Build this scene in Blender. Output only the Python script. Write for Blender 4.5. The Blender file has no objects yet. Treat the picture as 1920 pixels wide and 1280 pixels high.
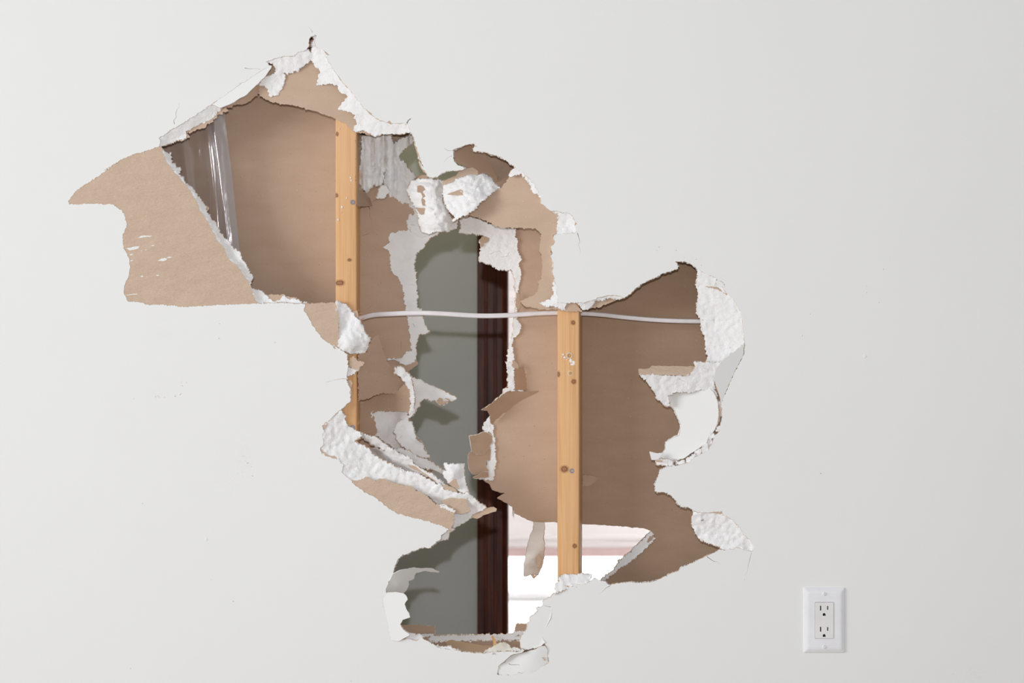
import bpy, bmesh, math, random
import numpy as np
from mathutils import Vector, noise
from mathutils.geometry import delaunay_2d_cdt

# ------------------------------------------------------------------ camera, world, lights, exposure
D = 4.0                       # camera to wall, metres
S = 0.00092                   # metres per pixel on the wall face
ZC = 0.83                     # camera height
scene = bpy.context.scene
col = scene.collection
cd = bpy.data.cameras.new('camera')
cam = bpy.data.objects.new('camera', cd); col.objects.link(cam)
cam.location = (0, -D, ZC); cam.rotation_euler = (math.pi/2, 0, 0)
cd.sensor_width = 36; cd.lens = 36*D/(1920*S)
cd.dof.use_dof = True; cd.dof.focus_distance = D + .02; cd.dof.aperture_fstop = 4.8
cd.clip_end = 60
scene.camera = cam
w = bpy.data.worlds.new('room_ambient'); scene.world = w; w.use_nodes = True
w.node_tree.nodes['Background'].inputs[0].default_value = (.96, .98, 1, 1)
w.node_tree.nodes['Background'].inputs[1].default_value = .37
vs = scene.view_settings
vs.view_transform = 'Standard'; vs.look = 'None'; vs.gamma = 1; vs.exposure = 0; vs.use_curve_mapping = False

def lamp(name, kind, loc, power, color, size=1, size_y=None, aim=None):
    l = bpy.data.lights.new(name, kind); o = bpy.data.objects.new(name, l); col.objects.link(o)
    o.location = loc; l.energy = power; l.color = color
    if kind == 'AREA':
        l.size = size
        if size_y: l.shape = 'RECTANGLE'; l.size_y = size_y
    else: l.shadow_soft_size = size
    if aim: o.rotation_euler = (Vector(aim) - Vector(loc)).to_track_quat('-Z', 'Y').to_euler()
    return o
# the photographer's flash just above the lens, the big room window on the left, then added unseen fills for the far room and the hall
lamp('camera_flash', 'POINT', (-.02, -D + .02, ZC + .17), 168, (1, .995, 1), .02)
lamp('room_window_left', 'AREA', (-5.4, -3.3, 1.6), 205, (.97, .985, 1), 2.6, 2.2, (0, 0, .9))
lamp('far_room_fill', 'AREA', (2.0, 1.7, 1.0), 85, (1, .98, .97), 1.0, 1.0, (.6, 3.4, .3))  # added fill, no window there; brightens the far floor, door frame and shade
lamp('hall_warm_fill', 'AREA', (-.6, .62, 2.25), 7.0, (1, .90, .38), .3, .3, (-.2, .7, 0))  # added unseen fill that warms the hall's ambient light

# ------------------------------------------------------------------ helpers
def tag(o, label=None, cat=None, group=None, kind=None):
    if label: o['label'] = label
    if cat: o['category'] = cat
    if group: o['group'] = group
    if kind: o['kind'] = kind
    return o

def P(px, py, d=0.0):
    """point d millimetres behind the painted wall face, seen at photo pixel (px, py)"""
    k = (D + d/1000)/D
    return Vector(((px - 960)*S*k, d/1000, ZC - (py - 640)*S*k))

REF = {1: (100, 40, 4.5725), 2: (100, 300, 4.2675), 3: (440, 40, 4.5725), 4: (600, 220, 5.8167),
       5: (820, 250, 6.0967), 6: (640, 400, 4.571), 7: (420, 500, 4.5725), 8: (580, 640, 4.9237),
       9: (560, 800, 4.5725), 10: (700, 980, 4.2667), 11: (860, 680, 5.8167), 12: (860, 860, 4.9237),
       13: (940, 370, 5.5667), 14: (1060, 460, 4.9237), 15: (1120, 640, 4.923), 16: (1100, 840, 4.741),
       17: (900, 1080, 6.4), 18: (1020, 560, 7.11), 20: (300, 200, 4.571), 0: (0, 0, 1)}
def q(r, s):
    ox, oy, k = REF[r]
    v = [float(t) for t in s.replace(',', ' ').split()]
    return [(ox + v[i]/k, oy + v[i+1]/k) for i in range(0, len(v), 2)]

def link(name, me, parent=None, mats=(), origin=None):
    o = bpy.data.objects.new(name, me); col.objects.link(o)
    for m in mats: me.materials.append(m)
    if origin is None:
        c = Vector((0, 0, 0))
        for v in me.vertices: c += v.co
        origin = c/max(1, len(me.vertices))
    for v in me.vertices: v.co -= origin
    o.location = origin
    if parent:
        o.parent = parent; o.location = origin - wloc(parent)
    return o
def wloc(o):
    return o.location + (wloc(o.parent) if o.parent else Vector((0, 0, 0)))
def empty(name, loc):
    o = bpy.data.objects.new(name, None); col.objects.link(o); o.location = loc; o.empty_display_size = .05
    return o

def dense(loop, step, jag, rnd):
    out = []
    n = len(loop)
    for i in range(n):
        a = loop[i]; b = loop[(i+1) % n]
        L = math.hypot(b[0]-a[0], b[1]-a[1])
        k = max(1, int(L/step))
        nx, ny = (-(b[1]-a[1])/L, (b[0]-a[0])/L) if L > 0 else (0, 0)
        for j in range(k):
            t = j/k
            x = a[0]+(b[0]-a[0])*t; y = a[1]+(b[1]-a[1])*t
            f = jag*(noise.noise(Vector((x*.13, y*.13, 2.1)))*1.2 + noise.noise(Vector((x*.4, y*.4, 7.1)))*1.3 + rnd.uniform(-.6, .6)) * (1 if j else .5)
            out.append((x+nx*f, y+ny*f))
    return out

def inside(pts, loops):
    """even-odd test of many points against loops"""
    pts = np.asarray(pts); res = np.zeros(len(pts), bool)
    for lp in loops:
        a = np.asarray(lp); b = np.roll(a, -1, 0)
        for i in range(len(a)):
            x1, y1 = a[i]; x2, y2 = b[i]
            if y1 == y2: continue
            c = ((y1 > pts[:, 1]) != (y2 > pts[:, 1]))
            xi = (x2-x1)*(pts[:, 1]-y1)/(y2-y1)+x1
            res ^= c & (pts[:, 0] < xi)
    return res

def dist_poly(pts, line, closed=True):
    pts = np.asarray(pts, float); a = np.asarray(line, float)
    b = np.roll(a, -1, 0) if closed else a[1:]
    if not closed: a = a[:-1]
    best = np.full(len(pts), 1e9)
    for i in range(len(a)):
        ab = b[i]-a[i]; l2 = (ab**2).sum()
        if l2 == 0: continue
        t = np.clip(((pts-a[i])@ab)/l2, 0, 1)
        d = np.hypot(*(pts-(a[i]+t[:, None]*ab)).T)
        best = np.minimum(best, d)
    return best

def depth_at(pts, spec):
    pts = np.asarray(pts, float)
    if isinstance(spec, (int, float)): return np.full(len(pts), float(spec))
    if spec[0] == 'A':
        _, d0, sl, dm = spec
        return d0 + np.minimum(dm, sl*dist_poly(pts, A_LOOP))
    if spec[0] == 'L':                       # away from a polyline
        _, line, d0, sl, dm = spec
        dd = dist_poly(pts, line, False)
        v = sl*dd
        return d0 + (np.minimum(dm, v) if dm >= 0 else np.maximum(dm, v))
    c = np.array(spec, float)
    if len(c) == 3:
        M = np.c_[c[:, :2], np.ones(3)]
        co = np.linalg.solve(M, c[:, 2])
        return pts[:, 0]*co[0]+pts[:, 1]*co[1]+co[2]
    # smooth thin-plate surface through the control depths
    def K(a, b):
        d = np.hypot(a[:, None, 0]-b[None, :, 0], a[:, None, 1]-b[None, :, 1])/50
        return np.where(d > 0, d*d*np.log(d+1e-9), 0)
    m_ = len(c); xy = c[:, :2]
    Q = np.c_[np.ones(m_), xy/50]
    M = np.block([[K(xy, xy)+np.eye(m_)*.01, Q], [Q.T, np.zeros((3, 3))]])
    co = np.linalg.lstsq(M, np.r_[c[:, 2], 0, 0, 0], rcond=None)[0]
    v = K(pts, xy)@co[:m_]+np.c_[np.ones(len(pts)), pts/50]@co[m_:]
    return np.clip(v, c[:, 2].min()-3, c[:, 2].max()+3)

def slit(pts, w0=1.0):
    L, R = [], []
    n = len(pts)
    for i, (x, y) in enumerate(pts):
        a = pts[max(0, i-1)]; b = pts[min(n-1, i+1)]
        dx, dy = b[0]-a[0], b[1]-a[1]; l = math.hypot(dx, dy) or 1
        w_ = w0*(1-i/(n-1))*.42+.1
        L.append((x-dy/l*w_, y+dx/l*w_)); R.append((x+dy/l*w_, y-dx/l*w_))
    return L+R[::-1]
def poly_area(h):
    a = np.array(h); return abs((a[:, 0]*np.roll(a[:, 1], -1)-np.roll(a[:, 0], -1)*a[:, 1]).sum())/2
def make_cracks(loops, dens, rnd):
    out = []
    lp = np.array(loops[0]); lo, hi = lp.min(0), lp.max(0)
    x_, y_ = lp[:, 0], lp[:, 1]
    area = abs((x_*np.roll(y_, -1)-np.roll(x_, -1)*y_).sum())/2
    taken = []
    for _ in range(int(area/900*dens)+1):
        p = np.array([rnd.uniform(lo[0], hi[0]), rnd.uniform(lo[1], hi[1])])
        a = rnd.choice([0, math.pi/2, math.pi/2])+rnd.uniform(-.5, .5)
        path = []
        for k in range(rnd.randint(5, 14)):
            if not inside([p], loops)[0]: break
            if min(dist_poly([p], l)[0] for l in loops) < 2.2: break
            if taken and np.min(np.hypot(*(np.array(taken)-p).T)) < 4: break
            path.append(tuple(p)); a += rnd.uniform(-.6, .6)
            p = p+np.array([math.cos(a), math.sin(a)])*rnd.uniform(1.6, 3.2)
        if len(path) > 3:
            taken += path
            out.append(slit(path, rnd.uniform(.5, .95)))
    return out
SEED = [0]
def sheet(name, loop, depth, thick, mats, parent=None, holes=(), g=8, jag=.8, step=4, rough=0, rfreq=.06,
          rings=((.5, .0, .0, 1),), holejag=None, smooth=True, dmax=None, ridge=0, cracks=0):
    """A torn sheet: outline in photo pixels on planes at real depths (mm), real thickness,
    ragged edge built of rings (fraction of thickness, mean px outward, px noise, material)."""
    SEED[0] += 1
    rnd = random.Random(SEED[0])
    loops = [dense(loop, step, jag, rnd)] + [dense(h, step, .12 if poly_area(h) < 90 else (jag if holejag is None else holejag), rnd) for h in holes]
    if cracks: loops += make_cracks(loops, cracks, rnd)
    vs_, es = [], []
    for lp in loops:
        o = len(vs_); n = len(lp)
        vs_ += [Vector(p) for p in lp]
        es += [(o+i, o+(i+1) % n) for i in range(n)]
    lo = np.min(loops[0], 0); hi = np.max(loops[0], 0)
    if g:
        gx, gy = np.meshgrid(np.arange(lo[0]+g/2, hi[0], g), np.arange(lo[1]+g/2, hi[1], g))
        gp = np.c_[gx.ravel(), gy.ravel()]
        gp += np.array([[rnd.uniform(-.25, .25)*g, rnd.uniform(-.25, .25)*g] for _ in range(len(gp))]).reshape(-1, 2)
        if len(gp):
            keep = inside(gp, loops)
            gp = gp[keep]
            if len(gp):
                alld = np.concatenate([np.array(l) for l in loops])
                far = np.array([np.min(np.abs(alld-p).max(1)) > g*.35 for p in gp])
                vs_ += [Vector(p) for p in gp[far]]
    V, E, F, *_ = delaunay_2d_cdt(vs_, es, [], 0, 1e-5)
    tri = np.array([f for f in F if len(f) == 3])
    V2 = np.array([tuple(v) for v in V])
    cen = V2[tri].mean(1)
    ok = inside(cen, loops[:1])
    if len(loops) > 1: ok &= ~inside(cen, loops[1:])
    tri = tri[ok]
    # orient so normals face the camera (px right, py down)
    a, b, c = V2[tri[:, 0]], V2[tri[:, 1]], V2[tri[:, 2]]
    cr = (b[:, 0]-a[:, 0])*(c[:, 1]-a[:, 1])-(b[:, 1]-a[:, 1])*(c[:, 0]-a[:, 0])
    tri[cr > 0] = tri[cr > 0][:, ::-1]
    used = np.unique(tri); remap = -np.ones(len(V2), int); remap[used] = np.arange(len(used))
    V2 = V2[used]; tri = remap[tri]
    dep = depth_at(V2, depth)
    if rough:
        dep = dep + np.array([rough*(noise.fractal(Vector((x*rfreq, y*rfreq, 3.3)), .75, 2.1, 5)) for x, y in V2])
    if ridge:
        dep = dep + np.array([ridge*(noise.noise(Vector((x*.085, y*.016, 5.5)))+.5*noise.noise(Vector((x*.35, y*.05, 1.5)))) for x, y in V2])
    if dmax: dep = np.minimum(dep, dmax)
    n = len(V2)
    # boundary edges
    cnt = {}
    for t in tri:
        for i in range(3):
            e = (int(t[i]), int(t[(i+1) % 3])); cnt[e] = 1
    bnd = [e for e in cnt if (e[1], e[0]) not in cnt]
    nor = np.zeros((n, 2))
    for i, j in bnd:
        dx, dy = V2[j]-V2[i]
        # solid lies on one side; triangles are clockwise in (px, -py) => outward normal
        nn = np.array([-dy, dx]); L = np.hypot(*nn) or 1
        nor[i] += nn/L; nor[j] += nn/L
    ln = np.hypot(nor[:, 0], nor[:, 1]); ln[ln == 0] = 1
    nor /= ln[:, None]
    bv = sorted({i for e in bnd for i in e})
    verts = [P(V2[i, 0], V2[i, 1], dep[i]) for i in range(n)]
    faces = [tuple(int(k) for k in t) for t in tri]; fm = [0]*len(faces); sm = [smooth]*len(faces)
    prev = {}
    for i in bv:
        prev[i] = len(verts); verts.append(verts[i].copy())
    off = {i: np.zeros(2) for i in bv}
    for fr, mean, amp, mi in rings:
        cur = {}
        for i in bv:
            x, y = V2[i]
            m = mean + amp*(.9*noise.noise(Vector((x*.11, y*.11, fr*9+SEED[0])))+.5*noise.noise(Vector((x*.5, y*.5, fr*5))))
            off[i] = nor[i]*m
            cur[i] = len(verts); verts.append(P(x+off[i][0], y+off[i][1], dep[i]+fr*thick))
        for i, j in bnd:
            faces.append((prev[j], prev[i], cur[i], cur[j])); fm.append(mi); sm.append(False)
        prev = cur
    cur = {}
    bstart = len(verts)
    for i in range(n):
        x, y = V2[i]
        if i in off: x += off[i][0]; y += off[i][1]
        verts.append(P(x, y, dep[i]+thick))
    lastm = rings[-1][3] if rings else 0
    for i, j in bnd:
        faces.append((prev[j], prev[i], bstart+i, bstart+j)); fm.append(lastm); sm.append(False)
    for t in tri:
        faces.append((bstart+int(t[2]), bstart+int(t[1]), bstart+int(t[0]))); fm.append(len(mats)-1); sm.append(smooth)
    me = bpy.data.meshes.new(name); me.from_pydata([tuple(v) for v in verts], [], faces)
    me.polygons.foreach_set('material_index', fm); me.polygons.foreach_set('use_smooth', sm)
    me.update()
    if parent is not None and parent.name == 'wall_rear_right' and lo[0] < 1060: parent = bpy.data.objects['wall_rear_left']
    return link(name, me, parent, mats)

# ------------------------------------------------------------------ materials
def mat(name, base, rough=.8, spec=.3):
    m = bpy.data.materials.new(name); m.use_nodes = True
    b = m.node_tree.nodes['Principled BSDF']
    b.inputs['Base Color'].default_value = (*base, 1); b.inputs['Roughness'].default_value = rough
    b.inputs['Specular IOR Level'].default_value = spec
    return m, m.node_tree, b
def nd(nt, t, **kw):
    n = nt.nodes.new(t)
    for k, v in kw.items():
        if k.startswith('i_'): n.inputs[k[2:].replace('_', ' ')].default_value = v
        else: setattr(n, k, v)
    return n
def coords(nt, scale=(1, 1, 1), kind='Object'):
    tc = nd(nt, 'ShaderNodeTexCoord'); mp = nd(nt, 'ShaderNodeMapping'); mp.inputs['Scale'].default_value = scale
    nt.links.new(tc.outputs[kind], mp.inputs[0]); return mp.outputs[0]
def tex_noise(nt, vec, scale, detail=4, rough=.6):
    n = nd(nt, 'ShaderNodeTexNoise'); n.inputs['Scale'].default_value = scale
    n.inputs['Detail'].default_value = detail; n.inputs['Roughness'].default_value = rough
    nt.links.new(vec, n.inputs['Vector']); return n.outputs['Fac']
def ramp(nt, fac, stops):
    r = nd(nt, 'ShaderNodeValToRGB'); e = r.color_ramp.elements
    e[0].position, e[0].color = stops[0][0], (*stops[0][1], 1)
    e[1].position, e[1].color = stops[-1][0], (*stops[-1][1], 1)
    for p, c in stops[1:-1]: x = e.new(p); x.color = (*c, 1)
    nt.links.new(fac, r.inputs[0]); return r.outputs[0]
def bump(nt, bsdf, h, strength, dist, prev=None):
    b = nd(nt, 'ShaderNodeBump'); b.inputs['Strength'].default_value = strength; b.inputs['Distance'].default_value = dist
    nt.links.new(h, b.inputs['Height'])
    if prev: nt.links.new(prev, b.inputs['Normal'])
    nt.links.new(b.outputs[0], bsdf.inputs['Normal']); return b.outputs[0]
def mixc(nt, fac, a, b):
    m = nd(nt, 'ShaderNodeMix', data_type='RGBA')
    nt.links.new(fac, m.inputs[0])
    for k, v in ((6, a), (7, b)):
        if isinstance(v, tuple): m.inputs[k].default_value = (*v, 1)
        else: nt.links.new(v, m.inputs[k])
    return m.outputs[2]

def mat_paint():
    m, nt, b = mat('white_wall_paint', (.83, .835, .825), .55, .25)
    v = coords(nt, kind='Object')
    big = tex_noise(nt, v, 1.3, 3)
    c = ramp(nt, big, [(.3, (.825, .83, .82)), (.7, (.84, .845, .84))])
    # faint scuffs: patches where a fine speckle shows
    n1 = tex_noise(nt, v, 6.5, 3); n2 = tex_noise(nt, coords(nt, (1.6, 1, .5)), 160, 6, .8)
    r1 = ramp(nt, n1, [(.70, (0, 0, 0)), (.76, (1, 1, 1))]); r2 = ramp(nt, n2, [(.60, (0, 0, 0)), (.70, (1, 1, 1))])
    mu = nd(nt, 'ShaderNodeMath', operation='MULTIPLY'); nt.links.new(r1, mu.inputs[0]); nt.links.new(r2, mu.inputs[1])
    mu2 = nd(nt, 'ShaderNodeMath', operation='MULTIPLY'); nt.links.new(mu.outputs[0], mu2.inputs[0]); mu2.inputs[1].default_value = .5
    c = mixc(nt, mu2.outputs[0], c, (.45, .46, .42))
    geo = nd(nt, 'ShaderNodeNewGeometry')
    for px, py, rx, ry, k in ((459, 860, 20, 48, .30), (430, 900, 34, 26, .16), (305, 625, 26, 18, .14), (1290, 494, 44, 22, .30), (1830, 1262, 50, 18, .22), (300, 738, 22, 14, .18)):
        p_ = P(px, py)
        sb = nd(nt, 'ShaderNodeVectorMath', operation='SUBTRACT'); sb.inputs[1].default_value = p_; nt.links.new(geo.outputs['Position'], sb.inputs[0])
        ml = nd(nt, 'ShaderNodeVectorMath', operation='MULTIPLY'); ml.inputs[1].default_value = (1/(rx*S), 0, 1/(ry*S)); nt.links.new(sb.outputs[0], ml.inputs[0])
        ln = nd(nt, 'ShaderNodeVectorMath', operation='LENGTH'); nt.links.new(ml.outputs[0], ln.inputs[0])
        fade = ramp(nt, ln.outputs['Value'], [(.1, (k,)*3), (1, (0,)*3)])
        sp = ramp(nt, tex_noise(nt, coords(nt, (1.8, 1, .7)), 330, 4, .8), [(.52, (0,)*3), (.66, (1,)*3)])
        mm = nd(nt, 'ShaderNodeMath', operation='MULTIPLY'); nt.links.new(fade, mm.inputs[0]); nt.links.new(sp, mm.inputs[1])
        c = mixc(nt, mm.outputs[0], c, (.36, .35, .32))
    nt.links.new(c, b.inputs['Base Color'])
    p = bump(nt, b, tex_noise(nt, v, 60, 3), .12, .0012)
    bump(nt, b, tex_noise(nt, v, 2.2, 2), .35, .006, p)
    return m
def mat_gypsum():
    m, nt, b = mat('gypsum', (.9, .9, .905), .95, .1)
    v = coords(nt)
    n = tex_noise(nt, v, 30, 6, .65)
    nt.links.new(ramp(nt, n, [(.25, (.86, .855, .855)), (.6, (.925, .92, .925))]), b.inputs['Base Color'])
    vo = nd(nt, 'ShaderNodeTexVoronoi', feature='DISTANCE_TO_EDGE'); vo.inputs['Scale'].default_value = 42
    wv = nd(nt, 'ShaderNodeVectorMath', operation='ADD')
    nn = nd(nt, 'ShaderNodeTexNoise'); nn.inputs['Scale'].default_value = 35; nt.links.new(v, nn.inputs['Vector'])
    sc = nd(nt, 'ShaderNodeVectorMath', operation='SCALE'); sc.inputs['Scale'].default_value = .035
    nt.links.new(nn.outputs['Color'], sc.inputs[0]); nt.links.new(v, wv.inputs[0]); nt.links.new(sc.outputs[0], wv.inputs[1])
    nt.links.new(wv.outputs[0], vo.inputs['Vector'])
    cr = ramp(nt, vo.outputs['Distance'], [(0, (0, 0, 0)), (.06, (1, 1, 1))])
    p = bump(nt, b, tex_noise(nt, v, 130, 7, .72), .48, .003)
    p = bump(nt, b, tex_noise(nt, v, 480, 4, .7), .35, .001, p)
    bump(nt, b, cr, .25, .0009, p)
    return m
def mat_paper(name, c1, c2, fuzz=.25, streak=True):
    m, nt, b = mat(name, c1, .85, .15)
    v = coords(nt)
    n = tex_noise(nt, coords(nt, (1, 1, 3)), 14, 4)
    c = ramp(nt, n, [(.3, c1), (.72, c2)])
    fine = tex_noise(nt, v, 900, 2)
    c = mixc(nt, ramp(nt, fine, [(.35, (.16,)*3), (.6, (0,)*3)]), c, tuple(x*.72 for x in c1))
    # dark flecks and pale dust specks
    sp = tex_noise(nt, v, 420, 1, .3)
    c = mixc(nt, ramp(nt, sp, [(.76, (0,)*3), (.80, (.6,)*3)]), c, tuple(x*.45 for x in c1))
    s2 = tex_noise(nt, coords(nt, (1.1, 1, .9)), 480, 1, .3)
    c = mixc(nt, ramp(nt, s2, [(.77, (0,)*3), (.80, (.7,)*3)]), c, (.8, .76, .72))
    nt.links.new(c, b.inputs['Base Color'])
    p = bump(nt, b, tex_noise(nt, coords(nt, (1, 1, 2.5)), 90, 5), fuzz, .0012)
    if streak: bump(nt, b, tex_noise(nt, coords(nt, (.12, 1, 1)), 200, 3), .12, .0006, p)
    return m
def mat_peeled():
    m = mat_paper('peeled_paper', (.63, .475, .36), (.69, .53, .41), .5)
    nt = m.node_tree; b = nt.nodes['Principled BSDF']
    src = b.inputs['Base Color'].links[0].from_socket
    # pale sanded streaks left on the face
    tc = nd(nt, 'ShaderNodeTexCoord')
    n = tex_noise(nt, coords(nt, (.22, 1, 1)), 55, 3, .6)
    m1 = ramp(nt, n, [(.69, (0,)*3), (.72, (1,)*3)])
    nt.links.new(mixc(nt, m1, src, (.74, .62, .53)), b.inputs['Base Color'])
    nrm = b.inputs['Normal'].links[0].from_socket
    bump(nt, b, tex_noise(nt, coords(nt, (.5, 1, 1.3)), 60, 6, .75), .7, .006, nrm)
    return m
def mat_wood(knots):
    """pine with vertical grain; knots are (x, z, radius) in object space metres"""
    m, nt, b = mat('pine', (.8, .48, .22), .6, .25)
    tc = nd(nt, 'ShaderNodeTexCoord')
    vec = tc.outputs['Object']
    g1 = tex_noise(nt, coords(nt, (1, 1, .03)), 120, 4, .6)
    g2 = tex_noise(nt, coords(nt, (1, 1, .02)), 420, 3, .6)
    c = ramp(nt, g1, [(.25, (.62, .32, .135)), (.45, (.75, .435, .205)), (.6, (.79, .48, .245)), (.8, (.68, .375, .17))])
    c = mixc(nt, ramp(nt, g2, [(.3, (.30,)*3), (.55, (0,)*3)]), c, (.55, .27, .12))
    blot = tex_noise(nt, coords(nt, (1, 1, .35)), 9, 3)
    c = mixc(nt, ramp(nt, blot, [(.45, (0,)*3), (.7, (.55,)*3)]), c, (.82, .52, .30))
    for x, z, r, sx in knots:
        sub = nd(nt, 'ShaderNodeVectorMath', operation='SUBTRACT'); sub.inputs[1].default_value = (x, 0, z)
        nt.links.new(vec, sub.inputs[0])
        mulv = nd(nt, 'ShaderNodeVectorMath', operation='MULTIPLY'); mulv.inputs[1].default_value = (1/sx, 0, 1)
        nt.links.new(sub.outputs[0], mulv.inputs[0])
        ad = nd(nt, 'ShaderNodeVectorMath', operation='ADD'); nt.links.new(mulv.outputs[0], ad.inputs[0])
        nz = nd(nt, 'ShaderNodeTexNoise'); nz.inputs['Scale'].default_value = 260; nt.links.new(vec, nz.inputs['Vector'])
        s2 = nd(nt, 'ShaderNodeVectorMath', operation='SCALE'); s2.inputs['Scale'].default_value = .0022
        nt.links.new(nz.outputs['Color'], s2.inputs[0]); nt.links.new(s2.outputs[0], ad.inputs[1])
        ln = nd(nt, 'ShaderNodeVectorMath', operation='LENGTH'); nt.links.new(ad.outputs[0], ln.inputs[0])
        f = nd(nt, 'ShaderNodeMath', operation='DIVIDE'); nt.links.new(ln.outputs['Value'], f.inputs[0]); f.inputs[1].default_value = r*1.5
        msk = ramp(nt, f.outputs[0], [(0, (.8,)*3), (.35, (.6,)*3), (.5, (1,)*3), (.62, (.5,)*3), (1, (0,)*3)])
        c = mixc(nt, msk, c, (.17, .05, .02))
    nt.links.new(c, b.inputs['Base Color'])
    bump(nt, b, g2, .15, .0006)
    return m
def mat_mahogany():
    m, nt, b = mat('mahogany', (.03, .008, .005), .42, .22)
    g = tex_noise(nt, coords(nt, (1, 1, .05)), 110, 5, .7)
    nt.links.new(ramp(nt, g, [(.32, (.028, .006, .004)), (.52, (.070, .015, .008)), (.72, (.15, .034, .014))]), b.inputs['Base Color'])
    return m
def mat_flat(name, c, r=.6, s=.3, nz=None):
    m, nt, b = mat(name, c, r, s)
    n = tex_noise(nt, coords(nt), nz or 40, 3)
    nt.links.new(ramp(nt, n, [(.3, tuple(x*.95 for x in c)), (.7, tuple(min(1, x*1.04) for x in c))]), b.inputs['Base Color'])
    return m
def mat_plastic(base=.13):
    m = bpy.data.materials.new('clear_poly_film'); m.use_nodes = True; nt = m.node_tree; nt.nodes.clear()
    out = nd(nt, 'ShaderNodeOutputMaterial')
    tr = nd(nt, 'ShaderNodeBsdfTransparent'); tr.inputs[0].default_value = (.985, .985, .99, 1)
    gl = nd(nt, 'ShaderNodeBsdfGlossy'); gl.inputs['Roughness'].default_value = .16; gl.inputs[0].default_value = (.95, .95, 1, 1)
    df = nd(nt, 'ShaderNodeBsdfDiffuse'); df.inputs[0].default_value = (.72, .72, .78, 1)
    m1 = nd(nt, 'ShaderNodeMixShader'); m2 = nd(nt, 'ShaderNodeMixShader')
    fr = nd(nt, 'ShaderNodeLayerWeight'); fr.inputs[0].default_value = .25
    r = nd(nt, 'ShaderNodeMath', operation='MULTIPLY_ADD'); r.inputs[1].default_value = .6; r.inputs[2].default_value = base
    nt.links.new(fr.outputs['Facing'], r.inputs[0])
    m1.inputs[0].default_value = .45
    nt.links.new(gl.outputs[0], m1.inputs[1]); nt.links.new(df.outputs[0], m1.inputs[2])
    nt.links.new(r.outputs[0], m2.inputs[0]); nt.links.new(tr.outputs[0], m2.inputs[1]); nt.links.new(m1.outputs[0], m2.inputs[2])
    nt.links.new(m2.outputs[0], out.inputs[0])
    bp = nd(nt, 'ShaderNodeBump'); bp.inputs['Strength'].default_value = .5; bp.inputs['Distance'].default_value = .003
    nt.links.new(tex_noise(nt, coords(nt, (1, 1, .12)), 45, 4), bp.inputs['Height']); nt.links.new(bp.outputs[0], gl.inputs['Normal'])
    return m

PAINT = mat_paint(); GYP = mat_gypsum()
KRAFT = mat_paper('kraft_backing_paper', (.565, .415, .31), (.61, .455, .345), .15)
PEEL = mat_peeled()
REARLIT = mat_paper('kraft_rear_board_lit', (.53, .38, .28), (.57, .42, .32), .12)  # rear paper copy for the better lit left and middle bays
REARSHADED = mat_paper('kraft_rear_board_shaded', (.42, .282, .195), (.46, .315, .222), .12)  # same paper darkened: the right bay's shade is put into its colour
MIDKRAFT = mat_paper('kraft_inner_face', (.50, .355, .26), (.54, .39, .29), .15)
GREYPAPER = mat_paper('grey_dusty_paper', (.66, .60, .55), (.76, .71, .66), .5)
FILM = mat_plastic(); FILM2 = mat_plastic(.27)
GREYWALL = mat_flat('grey_hall_paint', (.46, .475, .51), .5, .3, 3)
MAHOG = mat_mahogany()
STEEL, _, sb = mat('grey_steel', (.10, .105, .13), .35, .5); sb.inputs['Metallic'].default_value = .8
DARK = mat_flat('dark_void', (.01, .01, .01), .6, .2)
OUTLETW = mat_flat('white_plastic', (.84, .84, .87), .3, .45, 20)
RECEP = mat_flat('white_receptacle', (.80, .79, .79), .35, .45, 20)
CABLE = mat_flat('white_cable_jacket', (.80, .76, .78), .38, .4, 60)
COPPERHOLE = mat_flat('fresh_wood', (.60, .33, .13), .8, .2, 300)
CREAM = mat_flat('far_room_pink_wall', (.80, .70, .67), .7, .2)
CREAMD = mat_flat('far_room_moulding', (.50, .36, .33), .7, .2)
WHITE = mat_flat('white_lacquer', (.88, .88, .88), .5, .3)
FLOOR = mat_flat('oak_floor', (.42, .36, .30), .6, .3)

G3 = [GYP, GYP, KRAFT]                       # gypsum slab with brown backing
# ragged-edge recipes: (fraction of thickness, mean px, noise px, material index)
WALL_EDGE = ((.05, .5, 1.2, 1), (.5, 1.0, 3.0, 2), (.93, .6, 3.0, 2), (1, .9, 2.6, 1))
GYP_EDGE = ((.35, .8, 1.6, 1), (.85, .6, 2.4, 1), (.9, 1.3, 2.2, 2), (1, 1.2, 2.0, 2))
PAP_EDGE = ((.5, .2, .6, 1),)

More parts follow.
